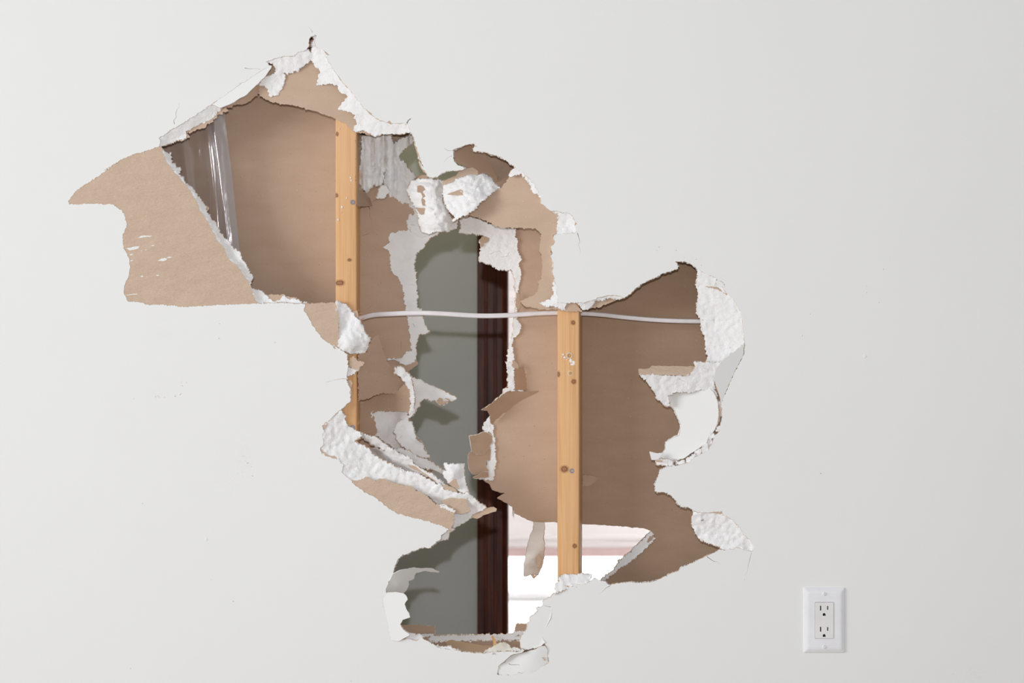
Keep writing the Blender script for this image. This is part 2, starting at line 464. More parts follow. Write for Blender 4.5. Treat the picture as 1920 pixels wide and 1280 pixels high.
# ------------------------------------------------------------------ the hole in the painted face, clockwise from the left tip
A_LOOP = (q(2, '120 325 175 255 250 200 330 150 400 100 470 45')
 + q(1, '435 1280 490 1240 580 1185 690 1140 800 1110 880 1080 912 1068 915 1045 905 1000 960 965 985 945 1060 905 1110 870 1160 840 1230 795 1290 755 1370 705')
 + q(3, '60 530 150 475 220 430 300 385 270 345 330 325 420 300 510 298 540 270 610 245 636 215 634 180 645 140 665 125 690 112 703 122 688 150 690 185 700 225 740 235 780 260 812 290 782 300 800 340 830 385 860 430 900 480 932 535 990 590 1040 655 1100 735 1160 780 1210 830 1250 850 1320 870 1380 878 1440 870 1470 882 1472 862 1500 835 1525 825 1490 860 1484 882 1500 930 1530 985 1550 1050 1570 1110 1585 1160 1590 1210 1620 1250')
 + q(4, '1075 420 1085 460 1090 510 1120 560 1150 600 1175 640 1195 655 1250 650 1290 640 1330 605 1400 585 1460 580 1520 575 1595 550 1540 535 1490 510 1460 480 1452 440 1450 400 1455 350')
 + q(5, '195 183 260 155 340 130 400 118 430 130 455 145 420 158 402 178 412 205 440 210 500 210 560 220 640 240 700 262 740 277 800 322 860 365 905 402 960 435 1010 480 1060 530 1110 580 1140 640 1160 690 1190 735 1185 790 1240 850 1290 880 1400 900 1500 905 1550 945 1575 1010 1595 1030 1575 1070 1600 1130 1500 1142 1390 1150')
 + q(13, '590 385 550 415 560 465 515 520 535 580 525 620 545 680 545 710 530 760 550 830 565 900 578 980 582 1092 700 1102 800 1096 880 1092 950 1076 1000 1050 1100 1025 1200 1020 1250 1035 1290 1045 1340 1010 1400 950 1450 910 1520 875 1600 840')
 + q(14, '740 335 830 300 890 265 940 245 1040 215 1050 190 1015 152 1060 150 1100 146 1150 165 1210 210 1250 235 1320 270 1390 300 1450 335 1475 380 1450 388 1480 425 1545 490 1590 560 1625 630 1635 740 1650 820 1660 885')
 + q(15, '1350 130 1310 200 1250 320 1195 450 1145 575 1150 640 1155 700 1135 790 1130 820 1085 870 1060 950 1020 1003 930 1055 830 1120 720 1152 630 1160 590 1190 560 1240')
 + q(16, '640 250 605 320 610 385 650 390 720 395 760 430 800 480 840 520 900 520 940 540 950 555 1000 570 1080 570 1200 560 1205 590 1250 605 1310 650 1360 700 1400 770 1450 810 1492 880 1470 920 1410 910 1340 885 1290 898 1240 905 1180 905 1130 930 1070 955 990 995 900 1035 840 1060 820 1090 750 1115 700 1135 650 1165 590 1185 540 1195 440 1195 370 1190 260 1205')
 + q(12, '1450 1150 1400 1165 1340 1130 1250 1105 1180 1155 1100 1160 1040 1170 950 1212 895 1240')
 + q(10, '1440 560 1420 595 1360 620 1355 660 1310 682 1320 700 1290 735 1250 760 1255 790 1235 810 1230 850 1190 900 1170 945 1185 1000 1220 1015 1300 997 1372 965 1390 1000 1395 1060 1403 1122 1300 1175 1150 1208 1010 1218 990 1210 1000 1150 985 1090 980 1030 900 1045 800 1040 720 1030 650 1015 570 1003 520 1000 460 960 400 930 385 912 345 945 280 925 195 945 145 938 110 760 75 650 72 605 100 570 103 520 125 465 155 410 170 345 190 300 230 260 320 225 380 200 460 198 500 150 540 130')
 + q(9, '1220 930 1290 880 1230 850 1130 815 980 780 850 745 740 675 650 600 560 560 480 500 460 465 370 390 375 370 385 330 330 280 240 250 195 230 185 185 215 150 205 80')
 + q(8, '135 830 115 780 170 740 240 670 300 620 340 590 380 540 375 430 345 380 350 290 355 200 350 120 300 85 220 30')
 + q(7, '960 705 830 600 790 550 755 500 730 440 685 380 695 320 500 310 280 315 0 325')
 + q(2, '1300 1162 1050 1175 900 1160 750 1155 680 1135 600 1130 570 1080 565 1010 600 930 615 850 610 790 560 700 555 600 570 560 590 520 570 450 545 400 490 370 480 355 300 350 125 355'))

CRACKS = [slit(q(1, '1040 880 1032 850 1055 820 1050 790 1060 755 1082 730 1075 700')),
          slit(q(1, '1640 400 1680 408 1740 405 1775 412')),
          slit(q(7, '1062 962 1020 958 960 968 862 993'), 1.0),
          slit(q(13, '795 372 815 440 818 470 805 490 822 540 828 600'), .9),
          slit(q(16, '1465 930 1450 990 1435 1040 1430 1090 1410 1130'), .8),
          slit(q(16, '1068 962 1100 985 1130 1005 1165 1010 1180 1030'), 1.1),
          slit(q(12, '1400 1172 1360 1190 1340 1215 1300 1245'), .9),
          slit(q(17, '850 368 810 362 765 348'), 1.3),
          slit(q(4, '1440 420 1390 440 1350 490'), .6),
          slit(q(4, '1450 360 1400 365 1350 335'), .6),
          slit(q(3, '670 95 650 65 632 45'), .6)]

EXT = 2950
WALLRECT = [(-1500, -1150), (3400, -1150), (3400, 1530), (-1500, 1530)]
# boolean of skin = outer rectangle minus the hole
wall = sheet('wall_front', WALLRECT, 0, 12.7, [PAINT, KRAFT, GYP, KRAFT], None, holes=[A_LOOP]+CRACKS, g=0, jag=0,
             holejag=1.2, step=2.0, rings=WALL_EDGE, smooth=False)
tag(wall, 'white painted drywall with a big jagged hole torn through it', kind='structure')

# ------------------------------------------------------------------ exposed layers of the front board
def gyp(loop, depth, name='gypsum_core', parent=wall, thick=5, g=3.5, rough=1.6, **kw):
    kw.setdefault('rings', GYP_EDGE); kw.setdefault('jag', 1.9); kw.setdefault('step', 1.8)
    kw.setdefault('cracks', .5); kw.setdefault('rfreq', .11)
    return sheet(name, loop, depth, thick, G3, parent, g=g, rough=rough*.8, **kw)
def paper(loop, depth, name='backing_paper', parent=wall, m=None, thick=.6, g=9, rough=.25, **kw):
    m = m or KRAFT
    kw.setdefault('jag', 1.5)
    kw.setdefault('step', 1.9)
    return sheet(name, loop, depth, thick, [m, m, m], parent, g=g, rough=rough, rings=PAP_EDGE, **kw)

# big brown peel on the left
paper(q(2, '112 320 175 247 250 192 330 142 400 92 470 37') + q(1, '435 1270 490 1230 580 1175 690 1130 800 1100 880 1072 908 1064 925 1085 948 1145 965 1200 1000 1240 1030 1280')
      + q(2, '935 60 985 110 1050 190 1110 270 1165 370 1175 410 1220 470 1270 560 1310 640 1370 710 1400 790 1470 850 1510 910 1565 980 1600 1080 1635 1150 1500 1165 1300 1172 1050 1185 900 1170 750 1165 680 1145 590 1140 560 1080 555 1010 590 930 605 850 600 790 550 700 545 600 560 560 580 520 560 450 535 405 480 375 475 362 300 360 115 362'),
      .5, 'peeled_face_paper', m=PEEL, thick=11.5, rough=.35, g=6)
for sc in ('680 622 700 607 745 603 792 604 775 615 740 614 700 622', '583 705 620 702 640 692 690 688 680 705 660 715 640 718 610 722', '836 805 865 785 890 782 912 788 905 800 880 808', '905 780 930 772 958 778 925 784', '780 683 800 680 812 684 796 688',
           '608 756 625 750 640 754 618 762', '612 804 630 800 650 804 620 810', '697 930 710 922 722 930 710 937', '820 922 835 916 850 922 832 928', '570 1075 600 1078 640 1068 680 1072 640 1075 590 1084', '735 716 745 714 746 722 736 722', '700 722 712 722 706 728', '735 446 748 448 740 452', '610 448 640 444 625 450'):
    sheet('white_scuff', q(2, sc), .30, .3, [PAINT]*3, wall, g=0, jag=.4, step=2)
HYP = q(1, '925 1085 948 1145 965 1200 1000 1240 1030 1280') + q(2, '935 60 985 110 1050 190 1110 270 1165 370 1175 410 1220 470 1270 560 1310 640 1370 710 1400 790 1470 850 1510 910 1565 980 1600 1080 1630 1145')
gyp(q(1, '900 1060 925 1070 940 1110 965 1133 1010 1128 1005 1180 1030 1220 1060 1270') + q(2, '985 60 1020 72 1002 105 1040 150 1060 195 1100 208 1150 280 1190 330 1220 400 1260 470 1310 530 1340 600 1400 650 1440 710 1490 740 1502 790 1540 830 1560 890 1600 935 1577 970 1580 1020')
    + q(7, '235 190 310 205 370 250 400 282 440 300 490 285 500 250 525 245 550 272 600 285 640 282 665 302 725 312 700 330 280 335')
    + q(2, '1600 1100 1550 1000 1490 930 1440 860 1380 800 1350 720 1290 650 1250 570 1200 480 1150 420 1140 370 1090 280 1030 200 960 110 900 40'),
    ('L', HYP, .9, .75, 9), thick=3.5, rough=1.3)
paper(q(7, '360 240 440 238 500 234 560 256 620 262 650 280 655 300 725 311 725 325 300 320 320 240'), 11.8)
paper(q(2, '1185 330 1245 385 1225 420') , 12)
# top left: bevelled gypsum, its backing and the creased panel
gyp(q(1, '900 1005 912 992 1000 935 1110 862 1230 787 1352 705 1420 715 1452 738 1415 770 1355 835 1230 890 1150 937 1138 985 1110 1010 1020 1037 960 1060 915 1072'),
    ('A', 1.0, .45, 9), thick=3, rough=1.0)
paper(q(1, '920 1066 960 1050 1020 1020 1110 985 1140 925 1230 870 1350 815 1410 755 1480 733 1502 765 1455 778 1452 795 1405 805 1402 830 1370 842 1372 858 1318 882 1310 905 1240 925 1215 943 1150 958 1168 985 1120 1020 1040 1032 940 1070'),
      11.5)
crease = sheet('creased_drywall_panel', q(1, '1362 712 1430 742 1482 722 1530 702 1600 657 1640 640 1680 605 1750 537') + q(3, '260 472 298 420 318 382 300 378 220 424 150 470 60 525')
      , [(*q(1, '1370 705')[0], .2), (*q(3, '300 382')[0], .2), (*q(1, '1680 620')[0], -3.5)], 6, [PAINT, KRAFT, GYP, KRAFT],
      None, g=8, jag=.5, rings=((.08, .3, .6, 1), (.5, .8, 1.6, 2), (.95, .8, 1.6, 1)))
tag(crease, 'white painted drywall panel folded inward along a straight crease, top left edge of the hole', 'drywall piece')
paper(q(1, '1440 735 1482 735 1535 742 1545 716 1640 706 1700 672 1752 627 1795 560 1765 500 1700 560 1600 630'),
      [(*q(1, '1640 706')[0], 26), (*q(1, '1755 625')[0], 24), (*q(1, '1700 560')[0], 12)])
# the peak: brown backing paper with gypsum still stuck on it
paper(q(3, '200 615 240 650 300 685 420 710 520 722 620 755 720 775 780 805 860 832 900 850 960 890 1010 935 1040 947 1150 972 1200 962 1110 760 930 555 830 400 790 300 700 240 630 262 500 310 360 340 310 420 220 530'),
      12, rough=.5)
gyp(q(3, '262 337 330 318 420 292 510 290 535 262 605 238 632 240 640 262 655 274 668 268 662 236 690 222 745 228 785 255 820 292 790 300 838 382 908 478 940 530 1000 590 1110 728 1218 822 1322 862 1478 874 1492 900 1502 945 1450 962 1350 960 1280 966 1190 972 1150 955 1110 925 1060 935 1015 935 1050 880 1030 820 1040 800 990 775 940 760 890 750 920 705 970 655 965 630 900 600 885 550 800 535 705 550 730 450 730 420 690 380 660 330 600 365 550 410 500 440 420 440 432 470 420 540 390 590 360 640 300 635 290 580 240 550 210 540 250 490 300 462 352 450 352 400 330 370 300 350'),
    ('A', 1.2, .22, 8.5), thick=2, rough=1.6)
gyp(q(3, '655 120 690 105 712 122 695 150 700 185 705 230 680 255 660 235 665 190 680 150'), 6, thick=3, g=3)
paper(q(3, '1310 862 1325 852 1345 872 1330 880'), -.2, 'paper_scrap', jag=.3)
# brown fringes on the right slope of the peak
for f in ('770 258 812 292 785 282', '855 415 905 460 945 535 905 505 880 455', '1100 735 1160 775 1225 842 1160 795', '940 540 975 555 1000 588 965 570'):
    paper(q(3, f), .35, 'torn_paper_edge', jag=.3, g=0, rough=0, thick=.9)
# edge right of the peak running down to the tongue
paper(q(4, '940 60 955 90 985 130 1000 180 1012 215 1040 320 1060 400 1085 450 1080 510 1105 560 1135 600 1160 620 1185 650 1165 590 1110 530 1092 450 1060 350 1020 230 990 130'), 2, 'torn_paper_edge', jag=.4)
# stud side: torn brown patch with gypsum chunk
paper(q(7, '690 312 950 305 980 300 985 690 962 712 825 608 782 555 748 503 722 445 675 382'), .6, 'peeled_face_paper', m=PEEL, thick=8)
# slot beside the left stud lower down
paper(q(7, '1040 735 1070 745 1075 865 1160 880 1165 860 1205 825 1150 805 1110 765 1075 785 1060 760'), 4, m=PEEL, thick=1)
gyp(q(7, '1055 865 1070 866 1110 868 1158 880 1100 922 1062 935'), 5, thick=4)
paper(q(7, '1052 965 1092 975 1102 1000 1085 1032 1055 1015'), 3, m=PEEL, thick=3)
gyp(q(7, '1050 1010 1085 1035 1083 1110 1045 1180 1005 1222 960 1262 985 1200 1030 1150 1060 1100'), ('A', 1.5, .5, 8), thick=4)
# ragged gypsum left of the lower stud, down to the crumpled chunk
LOWB = q(9, '175 230 195 180 205 150 195 80 205 20') + q(8, '125 830 108 780 165 735 235 665 292 630')
gyp(q(9, '460 475 365 392 362 370 375 332 325 290 235 260 185 235 180 185 205 150 198 80') + q(8, '127 830 108 780 165 735 235 665 292 632 320 670 330 720 350 780 400 802 440 832 488 872 462 890 415 908 420 930 550 990 580 1040 650 1080 700 1110 780 1150 850 1190 900 1208')
    + q(9, '850 355 920 380 1000 395 1060 415 1110 450 1172 490 1192 515 1142 540 1122 595 1060 572 1000 542 960 512 900 502 830 492 740 452 690 447 670 467 640 462 570 432 560 457'),
    ('A', 1.0, .22, 9.5), thick=3, rough=2.6, g=3)
paper(q(8, '295 625 325 665 335 720 355 775 405 797 445 828 493 868 475 895 425 915 470 945 555 985 590 1037 655 1075 705 1103 785 1143 855 1183 900 1200 880 1230 700 1170 500 1060 300 900 200 700'),
      12.6)
paper(q(8, '115 780 165 735 165 770 140 810 130 835'), .8, 'torn_paper_edge', g=0, m=PEEL)
paper(q(9, '185 185 200 205 250 240 330 265 362 300 330 285 240 255 190 235'), .7, 'torn_paper_edge', g=0, m=PEEL)
paper(q(9, '455 460 475 464 562 452 572 428 640 458 670 463 690 440 740 446 830 488 900 498 960 508 1000 538 1060 568 1112 598 1150 640 1200 670 1240 672 1330 705 1338 725 1330 830 1310 872 1285 888 1230 858 1130 823 980 788 850 753 735 683 645 608 550 565 470 510'),
      .6, 'peeled_face_paper', m=PEEL, thick=5, rough=.5, g=6)
gyp(q(9, '1195 672 1240 668 1290 690 1342 715 1335 735 1280 712 1230 690'), .2, thick=2, g=3)
# torn fringe and layers around the middle right
ftop = q(5, '700 632 735 625 790 545 830 490 880 480 950 450 1020 500 1080 580 1160 690 1200 740 1195 790 1245 850 1295 880 1345 895 1385 905 1380 1150 1345 1200')
fpap = (ftop + q(13, '575 375 540 410 555 465 510 520 528 580 520 620 540 680 540 710 522 760 545 830 560 900 590 990 600 1100 760 1098 845 1190 665 1188 620 1172 520 1165 410 1168 340 1150 260 1142 200 1088 240 1062 290 1040 350 1020 380 985 388 940 388 875 422 848 425 740 418 640 400 530 410 450 415 375 385 345 350 322 300 318 230 322 140 318')
        + q(5, '760 1078 680 1062 600 1020 500 975 430 955 365 935 400 880 440 840 520 760 600 700 660 645'))
paper(fpap, [(*q(5, '1150 700')[0], 9), (*q(5, '1250 1000')[0], 10), (*q(5, '900 1070')[0], 16), (*q(5, '450 930')[0], 30), (*q(5, '720 630')[0], 22), (*q(13, '420 700')[0], 13), (*q(13, '210 1090')[0], 22), (*q(13, '500 1150')[0], 12)], rough=.5, g=7)
gyp(q(5, '828 495 845 450 870 425 905 400 915 400 960 430 1015 478 1062 522 1145 590 1110 585 1155 680 1200 740 1150 700 1085 645 1075 600 1022 542 1015 505 950 460 880 485 850 495'), ('A', 1.5, .3, 7), thick=3)
gyp(q(5, '1285 872 1400 892 1505 898 1556 940 1582 1008 1590 1060 1605 1135 1500 1150 1385 1158 1370 1150 1378 1000 1385 910 1300 890'), ('A', 1.5, .35, 5), thick=4)
gyp(q(13, '550 885 585 885 590 1090 690 1090 672 1120 662 1182 625 1178 590 1135 540 1130 470 1142 400 1103 450 1086 510 1070 515 1050 548 1022 540 960 538 900'), ('A', 1.5, .25, 7), thick=3)
gyp(q(13, '790 1090 880 1085 965 1070 950 1110 930 1145 880 1170 850 1168 822 1122'), ('A', 1.5, .4, 8), thick=3)
paper(q(13, '940 1140 965 1090 1020 1060 1100 1045 1210 1040 1192 1075 1100 1117 1030 1142 935 1162'), 10.5, 'backing_paper')
gyp(q(13, '955 1080 1000 1043 1100 1018 1200 1012 1290 1045 1200 1058 1100 1052 1010 1078'), ('A', 1.5, .5, 7), thick=3)
paper(q(5, '1510 905 1555 935 1572 975 1540 940'), .3, 'torn_paper_edge', g=0, jag=.3)
paper(q(5, '1575 1020 1597 1028 1588 1060 1570 1050'), .3, 'torn_paper_edge', g=0, jag=.3)
# right lobe
gyp(q(14, '1215 222 1255 228 1325 262 1395 292 1390 360 1440 372 1490 420 1555 485 1600 555 1635 630 1645 740 1660 820 1665 890 1545 995 1435 1075 1422 1088 1300 1082 1322 1020 1302 970 1300 880 1258 780 1253 695 1220 640 1215 560 1235 460 1215 380 1212 330 1225 260'),
    ('A', 1.3, .2, 9.5), thick=2.5, rough=2.0, g=3,
    holes=[slit(q(14, '1262 688 1320 690 1400 686 1480 690 1560 686 1615 688'), 1.3)])
paper(q(14, '1290 375 1360 380 1420 395 1480 420 1550 490 1540 500 1470 440 1410 405 1350 395'), 2.2, 'torn_paper_edge', g=0)
sheet('paint_flake', q(14, '1388 325 1410 318 1450 338 1475 380 1440 385 1395 360'), .3, 1.2, [PAINT, KRAFT, KRAFT], wall, g=0, jag=.4)
gyp(q(16, '945 548 1000 562 1080 562 1205 552 1215 585 1255 598 1318 642 1370 692 1410 762 1458 802 1500 880 1478 930 1410 918 1340 893 1290 906 1240 908 1150 865 1080 835 1020 820 980 760 940 700 932 650 950 590'),
    ('A', 1.3, .18, 8), thick=3, rough=3.0, g=3, holes=[q(16, '1012 635 1040 628 1045 640 1022 660')])
paper(q(16, '1080 572 1195 562 1203 585 1150 578'), -.1, 'torn_paper_edge', g=0, m=PEEL)
# small rims seen along the lower right edge of the hole
paper(q(16, '1060 950 1085 945 1110 975 1080 970'), 0.2, 'torn_paper_edge', g=0, jag=.3)
# bottom
gyp(q(12, '925 1085 1000 1070 1100 1062 1222 1068 1215 1110 1180 1162 1120 1168 1040 1180 950 1218 890 1250 895 1150 930 1140'), [(*q(12, '1000 1075')[0], 8), (*q(12, '1200 1075')[0], 9), (*q(12, '1100 1165')[0], 1.5)], thick=3, rough=3, g=3)
paper(q(17, '930 170 1000 115 1020 105 1060 118 1140 108 1080 130 1000 150'), .4, 'torn_paper_edge', g=0)
gyp(q(10, '120 700 150 938 200 950 285 930 345 948 395 915 380 900 300 885 240 850 200 800 160 760'), 6, thick=5)

# ------------------------------------------------------------------ rear board of the stud bay
BB = 101.6
# openings through the rear board
V_UP = q(4, '1010 190 1020 255 1000 285 960 312 900 352 852 430 870 462 930 500 945 550 985 585 1050 650 1090 632 1130 626 1178 636 1200 665 1260 672 1335 695 1400 672 1485 640 1515 602 1600 565 1660 548') + q(5, '330 400 345 378 300 345 235 330 185 310 150 200 60 150') + q(4, '1200 300 1100 200')
V_MAIN = (q(6, '800 182 740 232 700 290 640 350 620 430 625 480 640 600 650 700 640 740 645 800 690 840 690 890 752 1015 655 1045 645 1100 630 1190')
  + q(8, '990 190 1005 205 915 275 940 330 1040 372 1200 440 1350 522 1300 545 1240 582 1200 580 1170 545 1060 525 1010 562 1012 590 965 660 930 705 940 740 970 850 1040 930 1105 1070')
  + [(812, 880), (790, 960), (700, 1040), (705, 1150)] + q(10, '215 822 490 825 490 898 840 895 1085 895 1130 882 1130 865') + q(10, '1142 810 1235 808') + [(1040, 1165), (1110, 1130)]
  + q(12, '1320 1118 1380 1062 1430 1030 1480 940 1580 860 1680 760 1778 662 1720 640 1650 630 1450 615 1300 605 1137 600 930 590 860 580 700 580 640 560 540 510 500 490 500 440 430 400 355 361 425 315 380 310 310 285 290 235 200 180 130 180')
  + q(11, '215 1218 150 1212 112 1160 105 1000 150 960 128 880 115 800 180 790 270 752 330 760 275 710 300 640 345 580 320 520 245 512 320 470 400 410 470 350 490 297 545 270 540 200 545 120 530 60 520 0')
  + q(6, '1425 1280 1430 1210 1440 1140 1470 1060 1480 1000 1480 920 1500 850 1500 780 1505 700 1490 600 1480 520 1460 482 1340 475 1280 440 1190 402 1200 290 1190 240 1250 215 1200 185 1100 170 1012 160 1030 120 1035 50 1000 50 1000 120 960 140 870 150'))
# where the brown face paper is gone
PEELZONE = [
  q(4, '450 180 530 190 780 182 790 240 805 290 860 240 950 212 990 180 1030 240 960 312 852 430 930 500 1050 650 1340 690 1400 1000 1490 1100 1490 1215 1250 1250 1130 1250 1000 1250 960 1220 1060 1170 1065 1090 1000 990 960 930 890 935 830 870 745 870 700 700 680 730 610 755 590 720 510 820 460 790 440 730 405 700 400 620 420 510 415 430 430 400 455 430'),
]
REARCRACKS = [slit(q(4, '530 965 545 1020 540 1075 560 1130 565 1200'), .7), slit(q(6, '205 690 240 720 262 740 270 780 240 805 215 825'), .5), slit(q(6, '495 1060 515 1110 510 1160 525 1205'), .7),
              slit(q(7, '1245 235 1275 265 1280 300'), .6), slit(q(6, '180 190 220 180 250 165'), .6)]
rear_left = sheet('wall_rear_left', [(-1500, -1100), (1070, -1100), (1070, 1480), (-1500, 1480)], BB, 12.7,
             [REARLIT, KRAFT, GYP, GREYWALL], None, holes=[V_UP, V_MAIN]+REARCRACKS, g=0, jag=0, holejag=.7, step=3,
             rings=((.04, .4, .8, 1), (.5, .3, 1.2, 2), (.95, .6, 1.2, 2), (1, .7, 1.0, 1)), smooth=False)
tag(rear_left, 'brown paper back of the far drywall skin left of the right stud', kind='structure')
SEED[0] -= 1  # board split here so the right bay can carry the shade-darkened paper
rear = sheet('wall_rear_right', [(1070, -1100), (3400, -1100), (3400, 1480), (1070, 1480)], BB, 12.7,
             [REARSHADED, KRAFT, GYP, GREYWALL], None, holes=[V_UP, V_MAIN], g=0, jag=0, holejag=.7, step=3,
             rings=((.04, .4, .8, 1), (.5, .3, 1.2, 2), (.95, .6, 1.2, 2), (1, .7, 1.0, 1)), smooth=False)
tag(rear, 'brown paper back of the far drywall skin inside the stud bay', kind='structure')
def rg(loop, depth=BB-1.2, **kw): return gyp(loop, depth, parent=rear, **{'thick': 10, 'cracks': .9, 'rough': 1.2, 'dmax': BB-.8, **kw})
# broken gypsum on the rear board, upper middle (z4)
UPG = q(4, '452 212 530 190 780 182 790 240 805 292 860 240 950 212 990 178 1022 245 1000 290 960 314 902 354 858 430 874 462 934 502 948 552 988 590 1052 655 1010 700 960 800 1000 900 1055 990 1095 1060 1110 1200 1140 1258 1000 1252 960 1220 1060 1170 1065 1090 1000 990 960 932 890 935 830 870 745 872 752 800 690 742 700 680 720 570 705 600 690 720 610 755 595 715 510 820 460 790 440 730 405 700 398 620 420 510 415 430 432 398 455 430')
CH = [(450, 300, 86), (560, 300, 80), (640, 350, 84), (700, 300, 76), (740, 400, 88), (800, 350, 92), (430, 620, 78), (520, 640, 74), (620, 600, 84), (650, 700, 78), (760, 620, 95),
      (900, 400, 98), (900, 700, 97), (850, 850, 97), (1000, 1000, 98), (1050, 1150, 98), (700, 850, 96), (560, 480, 80), (680, 480, 76), (620, 480, 88), (720, 480, 90)]
rg(UPG, [(*q(4, '%d %d' % (x, y))[0], d) for x, y, d in CH], rough=2.2, thick=7, g=2.5, ridge=14)
paper(q(4, '392 165 455 165 520 180 530 225 455 235 450 300 460 470 425 560 400 700 392 700'), [(*q(4, '392 400')[0], 18), (*q(4, '455 400')[0], 99), (*q(4, '392 200')[0], 18)], 'torn_paper_fold', parent=rear, m=MIDKRAFT, dmax=100)
paper(q(4, '392 690 440 735 470 800 520 850 550 910 582 965 520 970 392 968'), [(*q(4, '392 800')[0], 30), (*q(4, '580 960')[0], 100), (*q(4, '440 735')[0], 62)], 'torn_paper_fold', parent=rear, m=MIDKRAFT)
rg(q(4, '640 790 670 745 715 745 748 800 725 870 690 885 625 880'), 70, rough=1.5, thick=4)
paper(q(4, '585 700 620 760 740 640 720 570 700 700 640 760 625 880 560 930 500 830'), 94, parent=rear, m=MIDKRAFT)
# left rim of the main opening
rg(q(6, '985 120 870 150 800 184 740 234 702 290 642 350 624 430 630 480 644 600 654 700 644 740 648 800 692 840 694 890 756 1015 658 1045 648 1100 634 1190 645 1230 620 1280 560 1300 520 1290 470 1262 385 1246 470 1250 520 1240 550 1190 603 1183 600 1130 590 1100 592 1040 577 960 567 870 550 800 540 720 522 620 490 552 450 522 422 490 420 380 410 312 360 292 390 268 415 240 405 210 415 172 480 160 590 140 640 105 670 80'),
   [(*q(6, '430 200')[0], 99), (*q(6, '520 300')[0], 97), (*q(6, '640 250')[0], 101), (*q(6, '700 200')[0], 103), (*q(6, '480 400')[0], 99), (*q(6, '600 420')[0], 102), (*q(6, '600 700')[0], 103), (*q(6, '560 700')[0], 99), (*q(6, '730 1000')[0], 112), (*q(6, '590 1000')[0], 99), (*q(6, '640 950')[0], 104)], rough=1.6, g=3)
# right rim of the main opening
rg(q(6, '1020 45 1040 28 1100 22 1200 58 1300 98 1400 123 1492 128 1492 180 1512 240 1508 310 1535 370 1545 390 1525 420 1528 470 1546 500 1530 590 1510 660 1505 760 1508 850 1500 900 1545 970 1530 1020 1482 1060 1462 1130 1478 1200 1472 1290 1420 1290 1428 1210 1438 1140 1468 1060 1476 1000 1476 920 1496 850 1496 780 1500 700 1486 600 1476 520 1456 484 1340 478 1280 444 1184 404 1196 290 1186 240 1230 200 1260 215 1200 188 1100 174 1006 163 1026 120'),
   [(*q(6, '1100 80')[0], 96), (*q(6, '1400 180')[0], 97), (*q(6, '1250 350')[0], 103), (*q(6, '1500 400')[0], 98), (*q(6, '1500 900')[0], 98), (*q(6, '1440 1200')[0], 97)], rough=1.8, g=3)
paper(q(6, '1187 245 1200 200 1215 188 1262 210 1258 240 1220 255 1205 300 1190 280'), 98, parent=rear, m=MIDKRAFT)
paper(q(6, '1500 680 1525 690 1540 790 1510 850 1500 800'), 92, parent=rear, m=MIDKRAFT)
rg(q(11, '515 -10 600 -10 600 40 612 70 602 130 612 270 602 300 650 290 712 312 640 308 520 320 480 350 410 400 400 412 470 345 490 292 545 265 538 200 543 120 528 60'), 94, rough=1.8, g=3)
paper(q(11, '590 -30 640 0 655 72 610 60 580 30'), 88, parent=rear, m=MIDKRAFT)
# folded brown wedge to the right of the opening
paper(q(11, '240 512 320 472 400 412 470 352 520 316 640 308 720 315 880 312 700 420 500 545 380 640 350 665 345 590 322 525'),
      [(*q(11, '250 512')[0], 58), (*q(11, '500 320')[0], 76), (*q(11, '380 640')[0], 95), (*q(11, '870 315')[0], 101)], 'torn_paper_fold', parent=rear, m=MIDKRAFT, thick=1.5)
paper(q(11, '612 60 655 72 700 20 735 150 742 300 615 295'), [(*q(11, '620 180')[0], 84), (*q(11, '740 200')[0], 101.3), (*q(11, '735 60')[0], 101.3)], 'torn_paper_fold', parent=rear, m=MIDKRAFT)
rg(q(11, '335 590 350 600 352 655 385 680 372 760 380 800 400 830 392 870 402 980 415 1090 390 1190 372 1290 330 1280 220 1255 325 1240 322 1160 290 1070 345 1060 342 900 372 880 365 775 285 745 265 705 300 640'),
   98, rough=1.5, g=3)
# broken edge lit from behind at lower right
rg(q(12, '1775 662 1802 695 1808 742 1762 792 1682 862 1642 912 1562 962 1482 1012 1402 1082 1350 1120 1310 1122 1380 1064 1430 1032 1480 942 1580 862 1680 762'),
   [(*q(12, '1700 760')[0], 108), (*q(12, '1760 790')[0], 100), (*q(12, '1400 1080')[0], 101)], rough=2.2, g=3)
paper(q(12, '1790 700 1800 720 1750 775 1738 765 1760 720'), 99, parent=rear, m=MIDKRAFT)
# little tear beside the right stud
paper(q(12, '1145 155 1200 152 1250 160 1300 178 1285 215 1240 245 1180 252 1140 248'), [(*q(12, '1150 200')[0], 97), (*q(12, '1240 160')[0], 98.5), (*q(12, '1200 250')[0], 101.2)], 'torn_paper_fold', parent=rear, m=MIDKRAFT)
